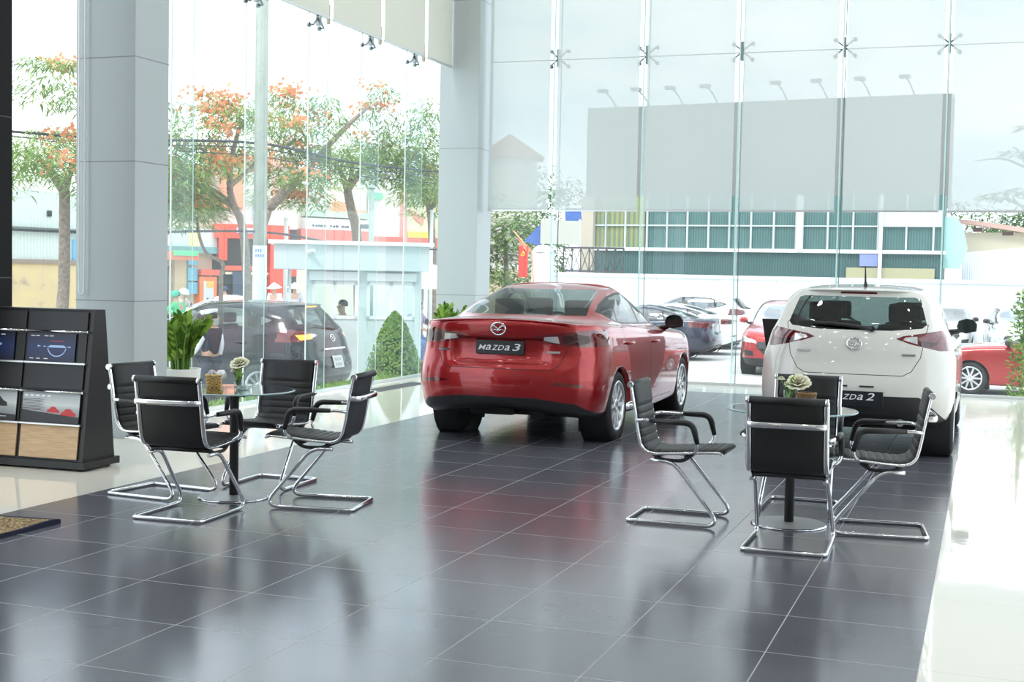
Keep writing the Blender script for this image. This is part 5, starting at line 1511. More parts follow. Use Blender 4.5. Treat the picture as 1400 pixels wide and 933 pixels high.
face_us(hatch, 'hatchback', 'silver hatchback facing the showroom at the right edge of the car park', paints['silver'], 1389, 36.0, 3.5, .05, sx=1.04, sz=1.04, yp=[(-.69,-.8),(0,0),(2.57,2.65),(3.37,3.5)], res=(4,4))
face_us(hatch, 'hatchback', 'white hatchback mostly hidden behind the white show car mirror', paints['white2'], 1289, 39.5, 3.4, 0, res=(4,4))
P = at(1325, 26.0)
sedan('sedan', 'red sedan parked across the right edge, nose to the left', paints['red2'], (P.x+2.7, P.y+.85, OUT), PI/2, False, 'parked cars in the car park', sx=1.0, res=(4,4))
# street traffic
P = at(432, 34); sedan('sedan', 'white sedan on the street behind the dark suv roof', paints['white2'], (P.x-3.0, P.y, OUT), -PI/2-.5, False, 'white cars on the street', res=(3,3))
P = at(352, 37.2); sedan('sedan', 'white sedan far down the street, behind the concrete pole', paints['white2'], (P.x, P.y, OUT), PI/2, False, 'white cars on the street', res=(3,3))
# ================================================================== buildings, walls, booth
def B_(M):   # box helper in a local frame
    def f(name, x0, x1, y0, y1, z0, z1, mat, parent, bev=0):
        b = MB(); b.box(x0, x1, y0, y1, z0, z1, bev=bev); return b.build(name, mat, parent)
    return f
def corr(name, c1, c2, sc_, rough=.6, axis=0, noise=.25):
    """corrugated sheet: fine vertical bands + weather stains"""
    if name in MATS: return MATS[name]
    m, N, L = nmat(name); b = N['Principled BSDF']; b.inputs['Roughness'].default_value = rough
    tc = N.new('ShaderNodeTexCoord'); wv = N.new('ShaderNodeTexWave'); wv.bands_direction = 'XYZ'[axis]; wv.inputs['Scale'].default_value = sc_
    L.new(tc.outputs['Object'], wv.inputs['Vector']); nz = N.new('ShaderNodeTexNoise'); nz.inputs['Scale'].default_value = .8; nz.inputs['Detail'].default_value = 6
    L.new(tc.outputs['Object'], nz.inputs['Vector'])
    ad = N.new('ShaderNodeMath'); ad.operation = 'MULTIPLY_ADD'; ad.inputs[1].default_value = .6; L.new(wv.outputs['Fac'], ad.inputs[0]); 
    m2 = N.new('ShaderNodeMath'); m2.operation = 'MULTIPLY'; m2.inputs[1].default_value = .5; L.new(nz.outputs['Fac'], m2.inputs[0]); L.new(m2.outputs[0], ad.inputs[2])
    mx = N.new('ShaderNodeMix'); mx.data_type = 'RGBA'; mx.inputs['A'].default_value = (*c1,1); mx.inputs['B'].default_value = (*c2,1)
    L.new(ad.outputs[0], mx.inputs['Factor']); L.new(mx.outputs['Result'], b.inputs['Base Color'])
    bp = N.new('ShaderNodeBump'); bp.inputs['Strength'].default_value = .4; bp.inputs['Distance'].default_value = .03; L.new(wv.outputs['Fac'], bp.inputs['Height']); L.new(bp.outputs['Normal'], b.inputs['Normal'])
    MATS[name] = m; return m
P_ = lambda n, c, r=.6: pmat(n, c, r)
off_white = P_('off_white_wall', (.80,.82,.82)); sky_blue = P_('blue_sheet', (.05,.13,.42)); flag_red = P_('flag_red', (.72,.045,.03)); yellow = P_('emblem_yellow', (.9,.65,.05))

# car-park boundary wall (white, coped) with gate pillar
YW = 46.0
M, W_ = frame(738, 44.5, 1500, 40.5)
wl = fthing('boundary_wall', 'long white coped wall at the back of the car park', 'wall', M)
L_ = lambda u, d: None
hw = hz(1000, 377, 43.2)-OUT
B = B_(M)
B('wall_face', 0, W_, 0, .2, 0, hw-.12, P_('white_render', (.84,.88,.90)), wl); B('coping', -.02, W_, -.06, .26, hw-.12, hw, off_white, wl)
b = MB()
for k in range(1, 9): b.box(W_*k/9-.01, W_*k/9+.01, -.004, .001, 0, hw-.12)
b.build('wall_joint', P_('wall_joint_grey', (.62,.67,.70)), wl)['kind'] = 'stuff'
P = at(740, 44.2); zt = hz(740, 335, 44.2)-OUT
gp = thing('gate_pillar', 'white gate pillar with a domed cap beside the red flag', 'pillar', P)
b = MB(); b.box(-.30,.30,-.30,.30,0,zt-.25, bev=.03); b.build('shaft', off_white, gp)
b = MB(); b.lathe([(.36,zt-.25),(.36,zt-.20),(.31,zt-.12),(.17,zt-.02),(.0001,zt)], 20, cap=False); b.build('cap', off_white, gp)
# ironwork fence right of the pillar
M, W_ = frame(768, 44.6, 850, 44.2); fz0 = hw+.012; fz1 = hz(800, 339, 44.4)-OUT
ir = fthing('iron_fence', 'dark lattice iron fence on the white wall beside the gate pillar', 'fence', M)
b = MB()
for z in (fz0+.05, fz1): b.box(0, W_, -.03, .03, z-.04, z+.03)
for k in range(8):
    x = W_*k/7; b.box(x-.02, x+.02, -.02, .02, fz0, fz1)
for k in range(7):
    a, c = W_*k/7, W_*(k+1)/7; b.tube([(a,0,fz0),(c,0,fz1)], .014, 5); b.tube([(c,0,fz0),(a,0,fz1)], .014, 5)
b.build('lattice', P_('iron_dark', (.06,.06,.065)), ir)['kind'] = 'stuff'
# red flag with emblem, on its pole
P = at(713, 43.0); 
fl = thing('hanging_flag', 'red flag with a yellow emblem hanging beside the gate pillar', 'flag', (P.x, P.y, OUT))
u2 = lambda v: hz(713, v, 43.0)-OUT
b = MB(); NXF = 8
cols = []
for i in range(NXF+1):
    x = -.16+.33*i/NXF; y = .05*math.sin(i*1.5); cols.append([b.bm.verts.new((x, y, z)) for z in (u2(379), u2(360), u2(336))])
for i in range(NXF):
    for k in range(2): b._f([cols[i][k], cols[i+1][k], cols[i+1][k+1], cols[i][k+1]], True)
b.build('cloth', flag_red, fl)
b = MB(); ce = Vector((.0,-.07,u2(347))); 
b.tube([ce+Vector((.07*math.cos(a), 0, .07*math.sin(a))) for a in [(-2.4+3.6*k/12) for k in range(13)]], .014, 5); b.tube([ce+Vector((-.06,-.01,-.06)), ce+Vector((.05,-.01,.06))], .014, 5); b.tube([ce+Vector((-.0,-.01,.075)), ce+Vector((.075,-.01,.01))], .016, 5)
b.build('emblem', yellow, fl)
b = MB(); b.tube([(-.36,.02,u2(316)),(.30,.02,u2(346)),(.40,.02,u2(390)-.6)], .025, 6); b.build('pole', P_('pole_orange', (.70,.34,.16)), fl)
b = MB(); b.prism([(-.22,u2(325)),(-.02,u2(333)),(.26,u2(340)),(.20,u2(346)),(.0,u2(340))], .02, Matrix(((1,0,0,0),(0,0,-1,0),(0,1,0,0),(0,0,0,1)))); b.build('furled_cloth', P_('flag_orange', (.75,.22,.10)), fl)

# blue tarpaulin + pale board on posts
d = 47.5
M, W_ = frame(736, d, 792, d)
sg = fthing('site_board', 'large pale blank board with blue tarpaulin behind it, above the white wall', 'board', M)
B = B_(M); B('board', 0, W_, 0, .06, hz(760,334,d)-OUT, hz(760,302,d)-OUT, P_('board_cream', (.50,.49,.43)), sg)
for x in (.05, W_-.1): B('post', x, x+.07, .06, .13, 0, hz(760,300,d)-OUT, off_white, sg)
b = MB(); zz0 = lambda v: hz(740,v,d)-OUT; s_ = W_/56
b._f([b.bm.verts.new(v) for v in ((-22*s_,.3,zz0(330)),(3*s_,.3,zz0(338)),(3*s_,.3,zz0(303)))]); b._f([b.bm.verts.new(v) for v in ((34*s_,.3,zz0(305)),(57*s_,.3,zz0(308)),(55*s_,.3,zz0(284)),(33*s_,.3,zz0(284)))]); b.build('tarpaulin', sky_blue, sg)

# green corrugated workshop building
d = 50.0
M, W_ = frame(806, 51.5, 1284, 46.5); U = lambda u: (u-806)/478*W_
v_ = lambda v: hz(1045, v, 48.8)-OUT
gb = fthing('workshop_building', 'long teal corrugated workshop with white window bars behind the car park wall', 'building', M)
B = B_(M); green1 = corr('teal_sheet', (.035,.105,.10), (.10,.21,.20), 3.2); green2 = corr('dark_teal_sheet', (.022,.075,.075), (.065,.15,.145), 3.2); ylw = corr('yellow_green_sheet', (.42,.36,.10), (.07,.18,.15), 1.6)
B('lower_sheet', 0, W_, .1, 1.3, 0, v_(343), green2, gb)
B('upper_sheet', U(886), W_, .15, 1.3, v_(343), v_(268), green1, gb)
B('stained_sheet', 0, U(886), .15, 1.3, v_(343), v_(268), ylw, gb)
B('sill_band', -.1, W_+.1, -.05, .2, v_(343)-.06, v_(343)+.07, off_white, gb)
B('rail', 0, W_, .06, .14, v_(309)-.025, v_(309)+.025, P_('mullion_white', (.58,.66,.66)), gb)
n = 0
for u in (826,855,887,916,945,975,1004,1034,1065,1095,1137,1170,1202,1238,1272):
    B('mullion', U(u)-.03, U(u)+.03, .04, .15, v_(343), v_(268), P_('mullion_white', (.58,.66,.66)) if n % 3 else P_('mullion_grey', (.45,.5,.5)), gb); n += 1
B('column', U(792), U(810), -.2, .1, 0, v_(268), P_('stained_concrete', (.52,.45,.36)), gb)
B('column', U(1097), U(1105), -.15, .1, v_(343), v_(268), off_white, gb)
B('downpipe', U(1207)-.06, U(1207)+.06, -.25, -.13, 0, v_(268), off_white, gb)
B('notice', U(1180), U(1203), -.02, .04, v_(362), v_(346), P_('notice_blue', (.25,.30,.70)), gb)
B('patch_panel', U(1163), U(1275), .0, .12, 0, v_(364), P_('patch_ochre', (.42,.40,.24)), gb)
B('patch_panel', U(1205), U(1282), .02, .16, v_(309), v_(288), P_('patch_pale', (.68,.76,.84)), gb)
# grey hoarding above it, with lamps on arms (seen through the blinds)
d = 52
M, W_ = frame(797, 55.0, 1289, 48.5); U = lambda u: (u-797)/492*W_
hb = fthing('hoarding', 'huge grey blank hoarding on the workshop roof, dim behind the blinds', 'hoarding', M)
z1 = hz(1043,140,51.6)-OUT; z0_ = hz(1043,285,51.6)-OUT
B_(M)('panel', 0, W_, 0, .8, z0_, z1, P_('hoarding_grey', (.20,.20,.19), .8), hb)
for x in [W_*(.06+.128*k) for k in range(8)]: B_(M)('post', x-.08, x+.08, .3, .5, 0, z0_, P_('steel_grey', (.3,.3,.3)), hb)
for u in (828,877,926,975,1070,1123,1178,1233):
    x = U(u)+.3; b = MB(); b.tube([(x,.2,z1),(x-.1,-.2,z1+.35),(x-.2,-.7,z1+.58)], .03, 6); b.box(x-.40,x-.02,-.95,-.65,z1+.50,z1+.62); b.build('floodlight', P_('floodlight_grey', (.22,.22,.22)), hb)
# cream house and white sheet fence at right, teal net
M, W_ = frame(1300, 52, 1440, 50); v_ = lambda v: hz(1350, v, 51)-OUT; U = lambda u: (u-1300)/140*W_
hs = fthing('house', 'cream house with a reddish sloping roof edge at the right, behind the wall', 'house', M)
B = B_(M); B('wall_face', U(1312), W_, 0, 2.5, 0, v_(318), P_('cream_wall', (.72,.66,.50)), hs)
b = MB(); b.prism([(U(1296),v_(299)),(U(1330),v_(302)),(W_,v_(318)),(W_,v_(325)),(U(1330),v_(308)),(U(1296),v_(304))], 3, Matrix(((1,0,0,0),(0,0,1,-.4),(0,1,0,0),(0,0,0,1)))); b.build('roof', P_('roof_pink', (.70,.45,.38)), hs)
B('vent', U(1326), U(1338), -.02, .02, v_(317), v_(311), P_('vent_brown', (.2,.12,.1)), hs); B('vent', U(1366), U(1381), -.02, .02, v_(322), v_(317), P_('vent_brown', (.2,.12,.1)), hs)
M, W_ = frame(1312, 48, 1440, 46.5); v_ = lambda v: hz(1350, v, 47.5)-OUT
fb = fthing('sheet_fence', 'pale blue-white corrugated sheet fence at the right, in front of the cream house', 'fence', M)
b = MB(); b.prism([(0,0),(W_,0),(W_,v_(334)),(0,v_(346))], .05, Matrix(((1,0,0,0),(0,0,1,0),(0,1,0,0),(0,0,0,1)))); b.build('sheets', corr('pale_sheet', (.70,.76,.86), (.84,.88,.94), 4), fb)
M, W_ = frame(1270, 47, 1318, 46.6); v_ = lambda v: hz(1295, v, 47)-OUT
nt = fthing('shade_net', 'pale teal shade net stretched at the right end of the workshop', 'net', M)
b = MB(); b.prism([(0,v_(367)),(W_*.8,v_(368)),(W_,v_(340)),(W_*.85,v_(310)),(W_*.65,v_(298)),(W_*.25,v_(297))], .03, Matrix(((1,0,0,0),(0,0,1,0),(0,1,0,0),(0,0,0,1)))); b.build('net_cloth', P_('net_teal', (.40,.66,.62)), nt)
b = MB(); b.tube([(W_*.3,.1,0),(W_*.3,.1,v_(296))], .05, 6); b.build('pole', P_('steel_grey', (.3,.3,.3)), nt)
# rooftops left of the hoarding, behind blinds
M, W_ = frame(655, 57, 730, 57)
hs = fthing('house', 'house with a red tiled roof left of the hoarding, dim behind the blind', 'house', M)
v_ = lambda v: hz(700, v, 57)-OUT
B_(M)('wall_face', 0, W_, 0, 2, 0, v_(215), P_('house_pale', (.6,.55,.48)), hs)
b = MB(); b.prism([(-.3,v_(216)),(W_+.3,v_(216)),(W_*.5,v_(185))], 2.4, Matrix(((1,0,0,0),(0,0,1,-.2),(0,1,0,0),(0,0,0,1)))); b.build('roof', P_('roof_red', (.5,.22,.16)), hs)
# low hedge and ochre wall seen left of flag
M, W_ = frame(655, 56.5, 735, 56); v_ = lambda v: hz(690, v, 56)-OUT
ow = fthing('garden_wall', 'low ochre wall with white balusters left of the red flag', 'wall', M)
B_(M)('wall_face', 0, W_, 0, .3, 0, v_(370), P_('ochre_wall', (.74,.60,.40)), ow)
b = MB()
for k in range(10): x = W_*(k+.5)/10; b.lathe([(.06,v_(370)),(.14,v_(366)),(.06,v_(361))], 8, Matrix.Translation((x,.15,0)))
b.build('balusters', off_white, ow)['kind'] = 'stuff'

# ---- street side (seen through the left glass)
# far-left: ochre wall, pale sheet fence, blue panel
M, W_ = frame(-40, 32, 150, 36); v_ = lambda v: hz(60, v, 34)-OUT; U = lambda u: (u+40)/190*W_
ys = fthing('yard_wall', 'peeling yellow ochre wall at the far left, beyond the glass', 'wall', M)
B = B_(M); B('wall_face', 0, W_, 0, .25, 0, v_(361), colormix('peeling_ochre', [(.35,(.78,.60,.30)),(.62,(.70,.55,.32)),(.75,(.33,.27,.20))], 1.6, .9), ys)
B('coping', 0, W_, -.05, .3, v_(361), v_(355), P_('coping_brown', (.33,.25,.20)), ys)
sf = fthing('sheet_fence', 'pale green-white corrugated sheet fence on top of the yellow wall', 'fence', M)
sf.location = sf.location + Vector((0,.12,0))
B('sheets', U(0), W_, .05, .12, v_(355), v_(262), corr('pale_green_sheet', (.62,.72,.66), (.76,.84,.79), 3.0), sf)
B('vent', U(56), U(61), .0, .06, v_(296), v_(288), P_('vent_dark', (.04,.04,.04)), sf)
B('pipe', 0, W_, -.1, .0, v_(318), v_(312), P_('pipe_dark', (.14,.17,.17)), sf)
B('blue_panel', U(91), U(104), -.02, .05, v_(358), v_(326), P_('poster_blue', (.20,.48,.72)), sf)
# shop row left: teal fascias, posters
def shop(name, label, u0, u1, d0, d1, vm):
    M, W_ = frame(u0, d0, u1, d1); o = fthing(name, label, 'shop', M, 'shops across the street')
    um = (u0+u1)/2; dm = (d0+d1)/2
    return o, B_(M), W_, (lambda u: (u-u0)/(u1-u0)*W_), (lambda v: hz(um, v, dm)-OUT)
o, B, W_, U, v_ = shop('shop_building', 'shop with teal fascia, blue posters and an orange doorway, right of the near grey pillar', 205, 296, 44, 46, 0)
B('wall_face', 0, W_, .3, 1.2, 0, v_(235), P_('shop_beige', (.62,.52,.38)), o)
B('fascia', 0, W_, .0, .3, v_(340), v_(312), P_('fascia_pale', (.62,.68,.66)), o); B('fascia', 0, W_, -.1, .3, v_(346), v_(337), P_('fascia_teal', (.16,.36,.36)), o)
B('awning', U(215), U(256), -.6, .2, v_(356), v_(345), P_('awning_red', (.72,.20,.10)), o); B('awning', U(222), U(254), -.65, -.55, v_(350), v_(343), P_('awning_green', (.15,.62,.28)), o)
B('shutter', U(222), U(234), .2, .32, 0, v_(364), P_('shutter_dark', (.10,.11,.11)), o); B('pilaster', U(240), U(256), .1, .32, 0, v_(352), P_('pilaster_tan', (.62,.44,.26)), o)
for a, c in ((350,362),(366,384),(386,402)): B('poster', U(257), U(270), .05, .3, v_(c), v_(a), P_('poster_teal', (.16,.42,.55)), o)
B('sign_board', U(256), U(268), -.05, .3, v_(338), v_(318), P_('sign_cream', (.80,.66,.35)), o)
B('door_frame', U(272), U(296), .0, .3, 0, v_(378), P_('door_orange', (.86,.24,.08)), o); B('door_opening', U(277), U(291), -.02, .1, 0, v_(384), P_('door_pale', (.60,.66,.66)), o); B('door_banner', U(281), U(290), -.04, .0, v_(393), v_(384), P_('banner_yellow', (.92,.50,.10)), o)
B('sign_board', U(272), U(300), -.1, .3, v_(376), v_(368), P_('sign_red', (.80,.14,.08)), o)
B('upper_band', 0, W_, .1, .3, v_(236), v_(224), P_('band_pink', (.86,.40,.32)), o)
o, B, W_, U, v_ = shop('shop_building', 'bright red shop portal with a dark interior, behind the concrete pole', 287, 408, 46, 47, 0)
red_f = P_('shop_red', (.84,.075,.035))
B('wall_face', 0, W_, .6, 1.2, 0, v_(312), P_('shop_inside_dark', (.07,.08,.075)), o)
B('portal_beam', U(292), U(392), -.3, .6, v_(327), v_(308), red_f, o); B('portal_post', U(297), U(308), -.3, .6, v_(357), v_(326), red_f, o); B('portal_post', U(367), U(388), -.3, .6, 0, v_(326), red_f, o)
B('sign_board', U(320), U(352), -.4, -.28, v_(320), v_(313), P_('sign_lilac', (.72,.52,.86)), o)
B('counter_sign', U(305), U(366), .3, .6, v_(371), v_(364), P_('sign_red2', (.82,.18,.10)), o); B('shelf_lights', U(308), U(372), .3, .55, v_(376), v_(372.5), P_('strip_cream', (.9,.82,.6)), o)
B('red_banner', U(393), U(404), -.1, .5, v_(377), v_(358), red_f, o)
B('doorway_goods', U(318), U(335), .2, .6, 0, v_(372), P_('goods_navy', (.06,.09,.14)), o)
B('upper_wall', 0, W_, .5, 1.2, v_(312), v_(210), P_('upper_white', (.78,.76,.72)), o); B('upper_sign', U(300), U(332), .3, .5, v_(285), v_(238), P_('sign_coral', (.86,.36,.24)), o); B('window', U(345), U(356), .4, .5, v_(300), v_(270), P_('window_blue', (.35,.50,.60)), o)
B('upper_band', 0, W_, .3, .5, v_(226), v_(214), P_('band_pink', (.86,.40,.32)), o); B('window', U(372), U(398), .4, .5, v_(275), v_(240), P_('window_pinkish', (.74,.46,.40)), o)
o, B, W_, U, v_ = shop('shop_building', 'white and red shop with a long lettered sign, above the guard booth', 408, 505, 48, 50, 0)
B('wall_face', 0, W_, .3, 1.2, 0, v_(255), P_('shop_cream', (.84,.78,.66)), o); B('red_band', 0, W_, -.1, .3, v_(345), v_(315), P_('band_red', (.78,.20,.16)), o)
B('sign_board', U(415), U(502), -.05, .3, v_(316), v_(300), off_white, o)
b = MB()
for k in range(13):
    if k in (5, 9): continue
    u = 424+3.9*k; b.box(U(u), U(u)+.07+.02*(k % 3), -.07, -.05, v_(311.5), v_(308.5+.5*(k % 2)))
for k in range(5): u = 487+2.8*k; b.box(U(u), U(u)+.09, -.07, -.05, v_(311), v_(305.5))
b.build('sign_lettering', P_('letter_grey', (.12,.13,.15)), o)['kind'] = 'stuff'
B('awning', U(415), U(500), -.1, .3, v_(298), v_(290), P_('awning_sage', (.52,.60,.48)), o); B('poster', U(457), U(472), .1, .3, v_(294), v_(276), P_('poster_coral', (.86,.42,.26)), o); B('poster', U(489), U(500), .1, .3, v_(304), v_(286), P_('poster_coral', (.86,.42,.26)), o)
o, B, W_, U, v_ = shop('shop_building', 'white shop hoarding with red and yellow panels, left of the far grey pillar', 505, 612, 50, 51.6, 0)
B('wall_face', 0, W_, .3, 1.2, 0, v_(240), P_('shop_white', (.86,.86,.84)), o); B('red_band', 0, W_, -.1, .3, v_(345), v_(325), P_('band_red', (.78,.20,.16)), o)
B('side_panel', U(551), U(596), -.05, .3, v_(328), v_(262), P_('panel_cream', (.86,.78,.52)), o); B('yellow_strip', U(553), U(582), -.1, .0, v_(325), v_(317), P_('strip_lime', (.82,.84,.12)), o)
b = MB(); b.prism([(U(555),v_(287)),(U(575),v_(297)),(U(573),v_(308)),(U(562),v_(300))], .06, Matrix(((1,0,0,0),(0,0,1,-.12),(0,1,0,0),(0,0,0,1)))); b.build('red_arrow_panel', P_('panel_coral', (.84,.32,.22)), o)
B('green_sign', U(505), U(522), .1, .3, v_(275), v_(266), P_('sign_green', (.22,.66,.40)), o); B('pillar_strip', U(548), U(552), -.12, .3, v_(345), v_(262), P_('strip_red', (.80,.40,.38)), o); B('drain', U(585), U(590), -.1, .1, v_(318), v_(290), P_('drain_slate', (.25,.32,.40)), o)
B('dark_gate', U(578), U(612), -.3, .3, v_(368), v_(341), P_('gate_grey', (.35,.38,.38)), o)

# utility pole
P = at(353.5, 26); zt = 12.0
up = thing('utility_pole', 'thick grey concrete utility pole painted white at the bottom', 'pole', P)
b = MB(); b.lathe([(.14,0),(.115,zt)], 18); b.build('shaft', colormix('pole_concrete', [(.3,(.36,.35,.30)),(.7,(.48,.46,.40))], 3, .9), up)
zw = hz(353, 336, 26)-OUT
b = MB(); b.lathe([(.1405,.0),(.139,zw)], 18, cap=False); pb = b.build('white_band', P_('band_white', (.84,.88,.90)), up)
p_dir = (Vector((0,0,0))-Vector((P.x,P.y,0))).normalized(); an = math.atan2(p_dir.y, p_dir.x)
b = MB()
for r_i, z in enumerate((zw-.10, zw-.20)):
    for k in range(4):
        if r_i == 0 and k == 3: continue
        a = an-.55+.34*k; M3 = Matrix.Rotation(a, 4, 'Z') @ Matrix.Translation((.141,0,z)); b.box(-.001,.003,-.014,.014,-.028,.028,M3)
b.build('stencil_marks', P_('stencil_blue', (.18,.25,.62)), pb)['kind'] = 'stuff'
P = at(505, 30)
tp = thing('lamp_post', 'slim grey post rising behind the guard booth', 'post', P)
b = MB(); b.lathe([(.07,0),(.06,hz(505,258,30)-OUT)], 12); b.build('shaft', P_('post_grey', (.42,.46,.42)), tp); b = MB(); b.lathe([(.09,0),(.075,.06),(.0001,.08)], 12, Matrix.Translation((0,0,hz(505,258,30)-OUT)), cap=False); b.build('cap', P_('post_grey', (.42,.46,.42)), tp)
for u, d, lab in ((587, 33, 'slim grey post beside the far grey pillar, outside the glass'), (389, 28, 'thin white post left of the guard booth')):
    P = at(u, d); tp = thing('post', lab, 'post', P); b = MB(); h = hz(u, 290 if u > 500 else 300, d)-OUT; b.lathe([(.05,0),(.045,h)], 10); b.build('shaft', P_('post_pale', (.70,.72,.70)), tp); b = MB(); b.lathe([(.06,h),(.05,h+.04),(.0001,h+.05)], 10, cap=False); b.build('cap', P_('post_pale', (.70,.72,.70)), tp)
# overhead cables, strung past the pole
cab = P_('cable_black', (.05,.055,.06))
for i, (za, zb, zc, lab) in enumerate(((176,196,236,'thick bundle of black overhead cables along the street, uppermost'),(182,203,243,'black overhead cable sagging just below the thick bundle'),(181,214,252,'black overhead cable, lowest of the three along the street'),(312,317,342,'dark low cable crossing the street side view at awning height'))):
    pts = [at(-30,25,hz(-30,za,25)), at(150,25.5,hz(150,(za+zb)/2+4,25.5)), at(353,25.8,hz(353,zb,25.8)), at(480,29,hz(480,(zb+zc)/2+6,29)), at(610,33,hz(610,zc,33))]
    b = MB(); b.tube(cr(pts, 8), [.028,.012,.010,.025][i], 6); tag(b.build('overhead_cable', cab), lab, 'cable', 'overhead cables')

# guard booth
M, W_ = frame(383, 23.6, 574, 23.9); v_ = lambda v: hz(478, v, 23.8)-OUT; U = lambda u: (u-383)/191*W_
bt = fthing('guard_booth', 'pale grey guard booth with white framed windows behind the dark suv', 'booth', M)
B = B_(M); wallm = P_('booth_wall', (.66,.72,.72)); fasc = P_('booth_fascia', (.60,.68,.70)); whitef = P_('white_frame', (.90,.92,.93), .4)
z0f, z1f = v_(370), v_(336)
B('roof_fascia', -.12, W_+.12, -.25, 1.7, z0f, z1f, fasc, bt, .01); B('roof_cap', -.22, W_+.2, -.33, 1.8, z1f, z1f+.07, P_('booth_cap', (.84,.88,.88)), bt)
wt, wb_ = v_(385), v_(436)
B('wall_base', U(417), W_, 0, .1, 0, wb_, wallm, bt); B('wall_head', U(417), W_, 0, .1, wt, z0f, whitef, bt)
B('corner_post', U(417), U(424), -.03, .12, 0, z0f, wallm, bt); B('corner_post', U(487), U(499), -.01, .12, 0, z0f, wallm, bt); B('corner_post', W_-.12, W_, -.03, .12, 0, z0f, wallm, bt); B('corner_post', U(388), U(392), 1.2, 1.26, 0, z0f, whitef, bt)
B('back_wall', U(417), W_, 1.6, 1.7, 0, wb_, wallm, bt)
B('shutter_box', U(421), U(487), -.10, .0, v_(384), v_(372), whitef, bt); B('shutter_box', U(499), W_-.1, -.10, .0, v_(384), v_(373), whitef, bt)
for a, c in ((424,487),(499,W_ and 566)):
    xa, xb = U(a), U(c)
    b = MB()
    for x0, x1, zz_0, zz_1 in ((xa,xa+.06,wb_,wt),(xb-.06,xb,wb_,wt),(xa,xb,wb_,wb_+.06),(xa,xb,wt-.06,wt),((xa+xb)/2-.03,(xa+xb)/2+.03,wb_,wt)): b.box(x0,x1,-.02,.05,zz_0,zz_1)
    wf = b.build('window_frame', whitef, bt)
    b = MB(); b.quad((xa,.03,wb_),(xb,.03,wb_),(xb,.03,wt),(xa,.03,wt)); b.build('pane', glassmat('booth_glass', (.80,.90,.90), .7), wf)
sc_ = thing('security_camera', 'small white security camera under the guard booth roof edge', 'camera', M @ Vector((U(421),-.30,v_(346))))
b = MB(); b.lathe([(.001,-.05),(.04,-.04),(.055,0),(.055,.03)], 12); b.build('dome', whitef, sc_); b = MB(); b.tube([(0,0,.0),(.16,-.12,.02)], .03, 8); b.build('barrel', P_('camera_white', (.8,.82,.84)), sc_)

# street parasol
P = at(576, 28)
pr = thing('parasol', 'white and grey market parasol right of the guard booth', 'parasol', P)
zt, ze = hz(574,358,28)-OUT, hz(574,388,28)-OUT
b = MB(); b.lathe([(1.05,ze-.10),(1.05,ze),(.72,ze+.55*(zt-ze)),(.3,zt-.07),(.0001,zt)], 8, cap=False); b.build('canopy', P_('parasol_white', (.84,.86,.88)), pr)
b = MB(); b.lathe([(.025,0),(.025,zt-.02)], 10); b.build('pole', steel, pr); b = MB(); b.lathe([(.28,0),(.28,.08),(.05,.12)], 16); b.build('base', P_('base_grey', (.3,.3,.3)), pr)
# ================================================================== people and scooters
skin_m = pmat('skin', (.52,.32,.22), .6); hair_m = pmat('black_hair', (.015,.013,.012), .5)
def skin_obj(name, verts, edges, radii, mat, parent, sub=2):
    me = bpy.data.meshes.new(name); me.from_pydata([tuple(v) for v in verts], edges, []); me.update()
    o = bpy.data.objects.new(name, me); C.objects.link(o); o.parent = parent
    o.modifiers.new('Skin', 'SKIN')
    sv = me.skin_vertices[0].data
    for i, r in enumerate(radii): sv[i].radius = r if isinstance(r, tuple) else (r, r)
    sv[0].use_root = True
    o.modifiers['Skin'].use_smooth_shade = True
    m = o.modifiers.new('Sub', 'SUBSURF'); m.levels = sub; m.render_levels = sub
    me.materials.append(mat); return o
class Skel:
    def __init__(s): s.v = []; s.e = []; s.r = []
    def add(s, p, r, par=None):
        s.v.append(Vector(p)); s.r.append(r); i = len(s.v)-1
        if par is not None: s.e.append((par, i))
        return i
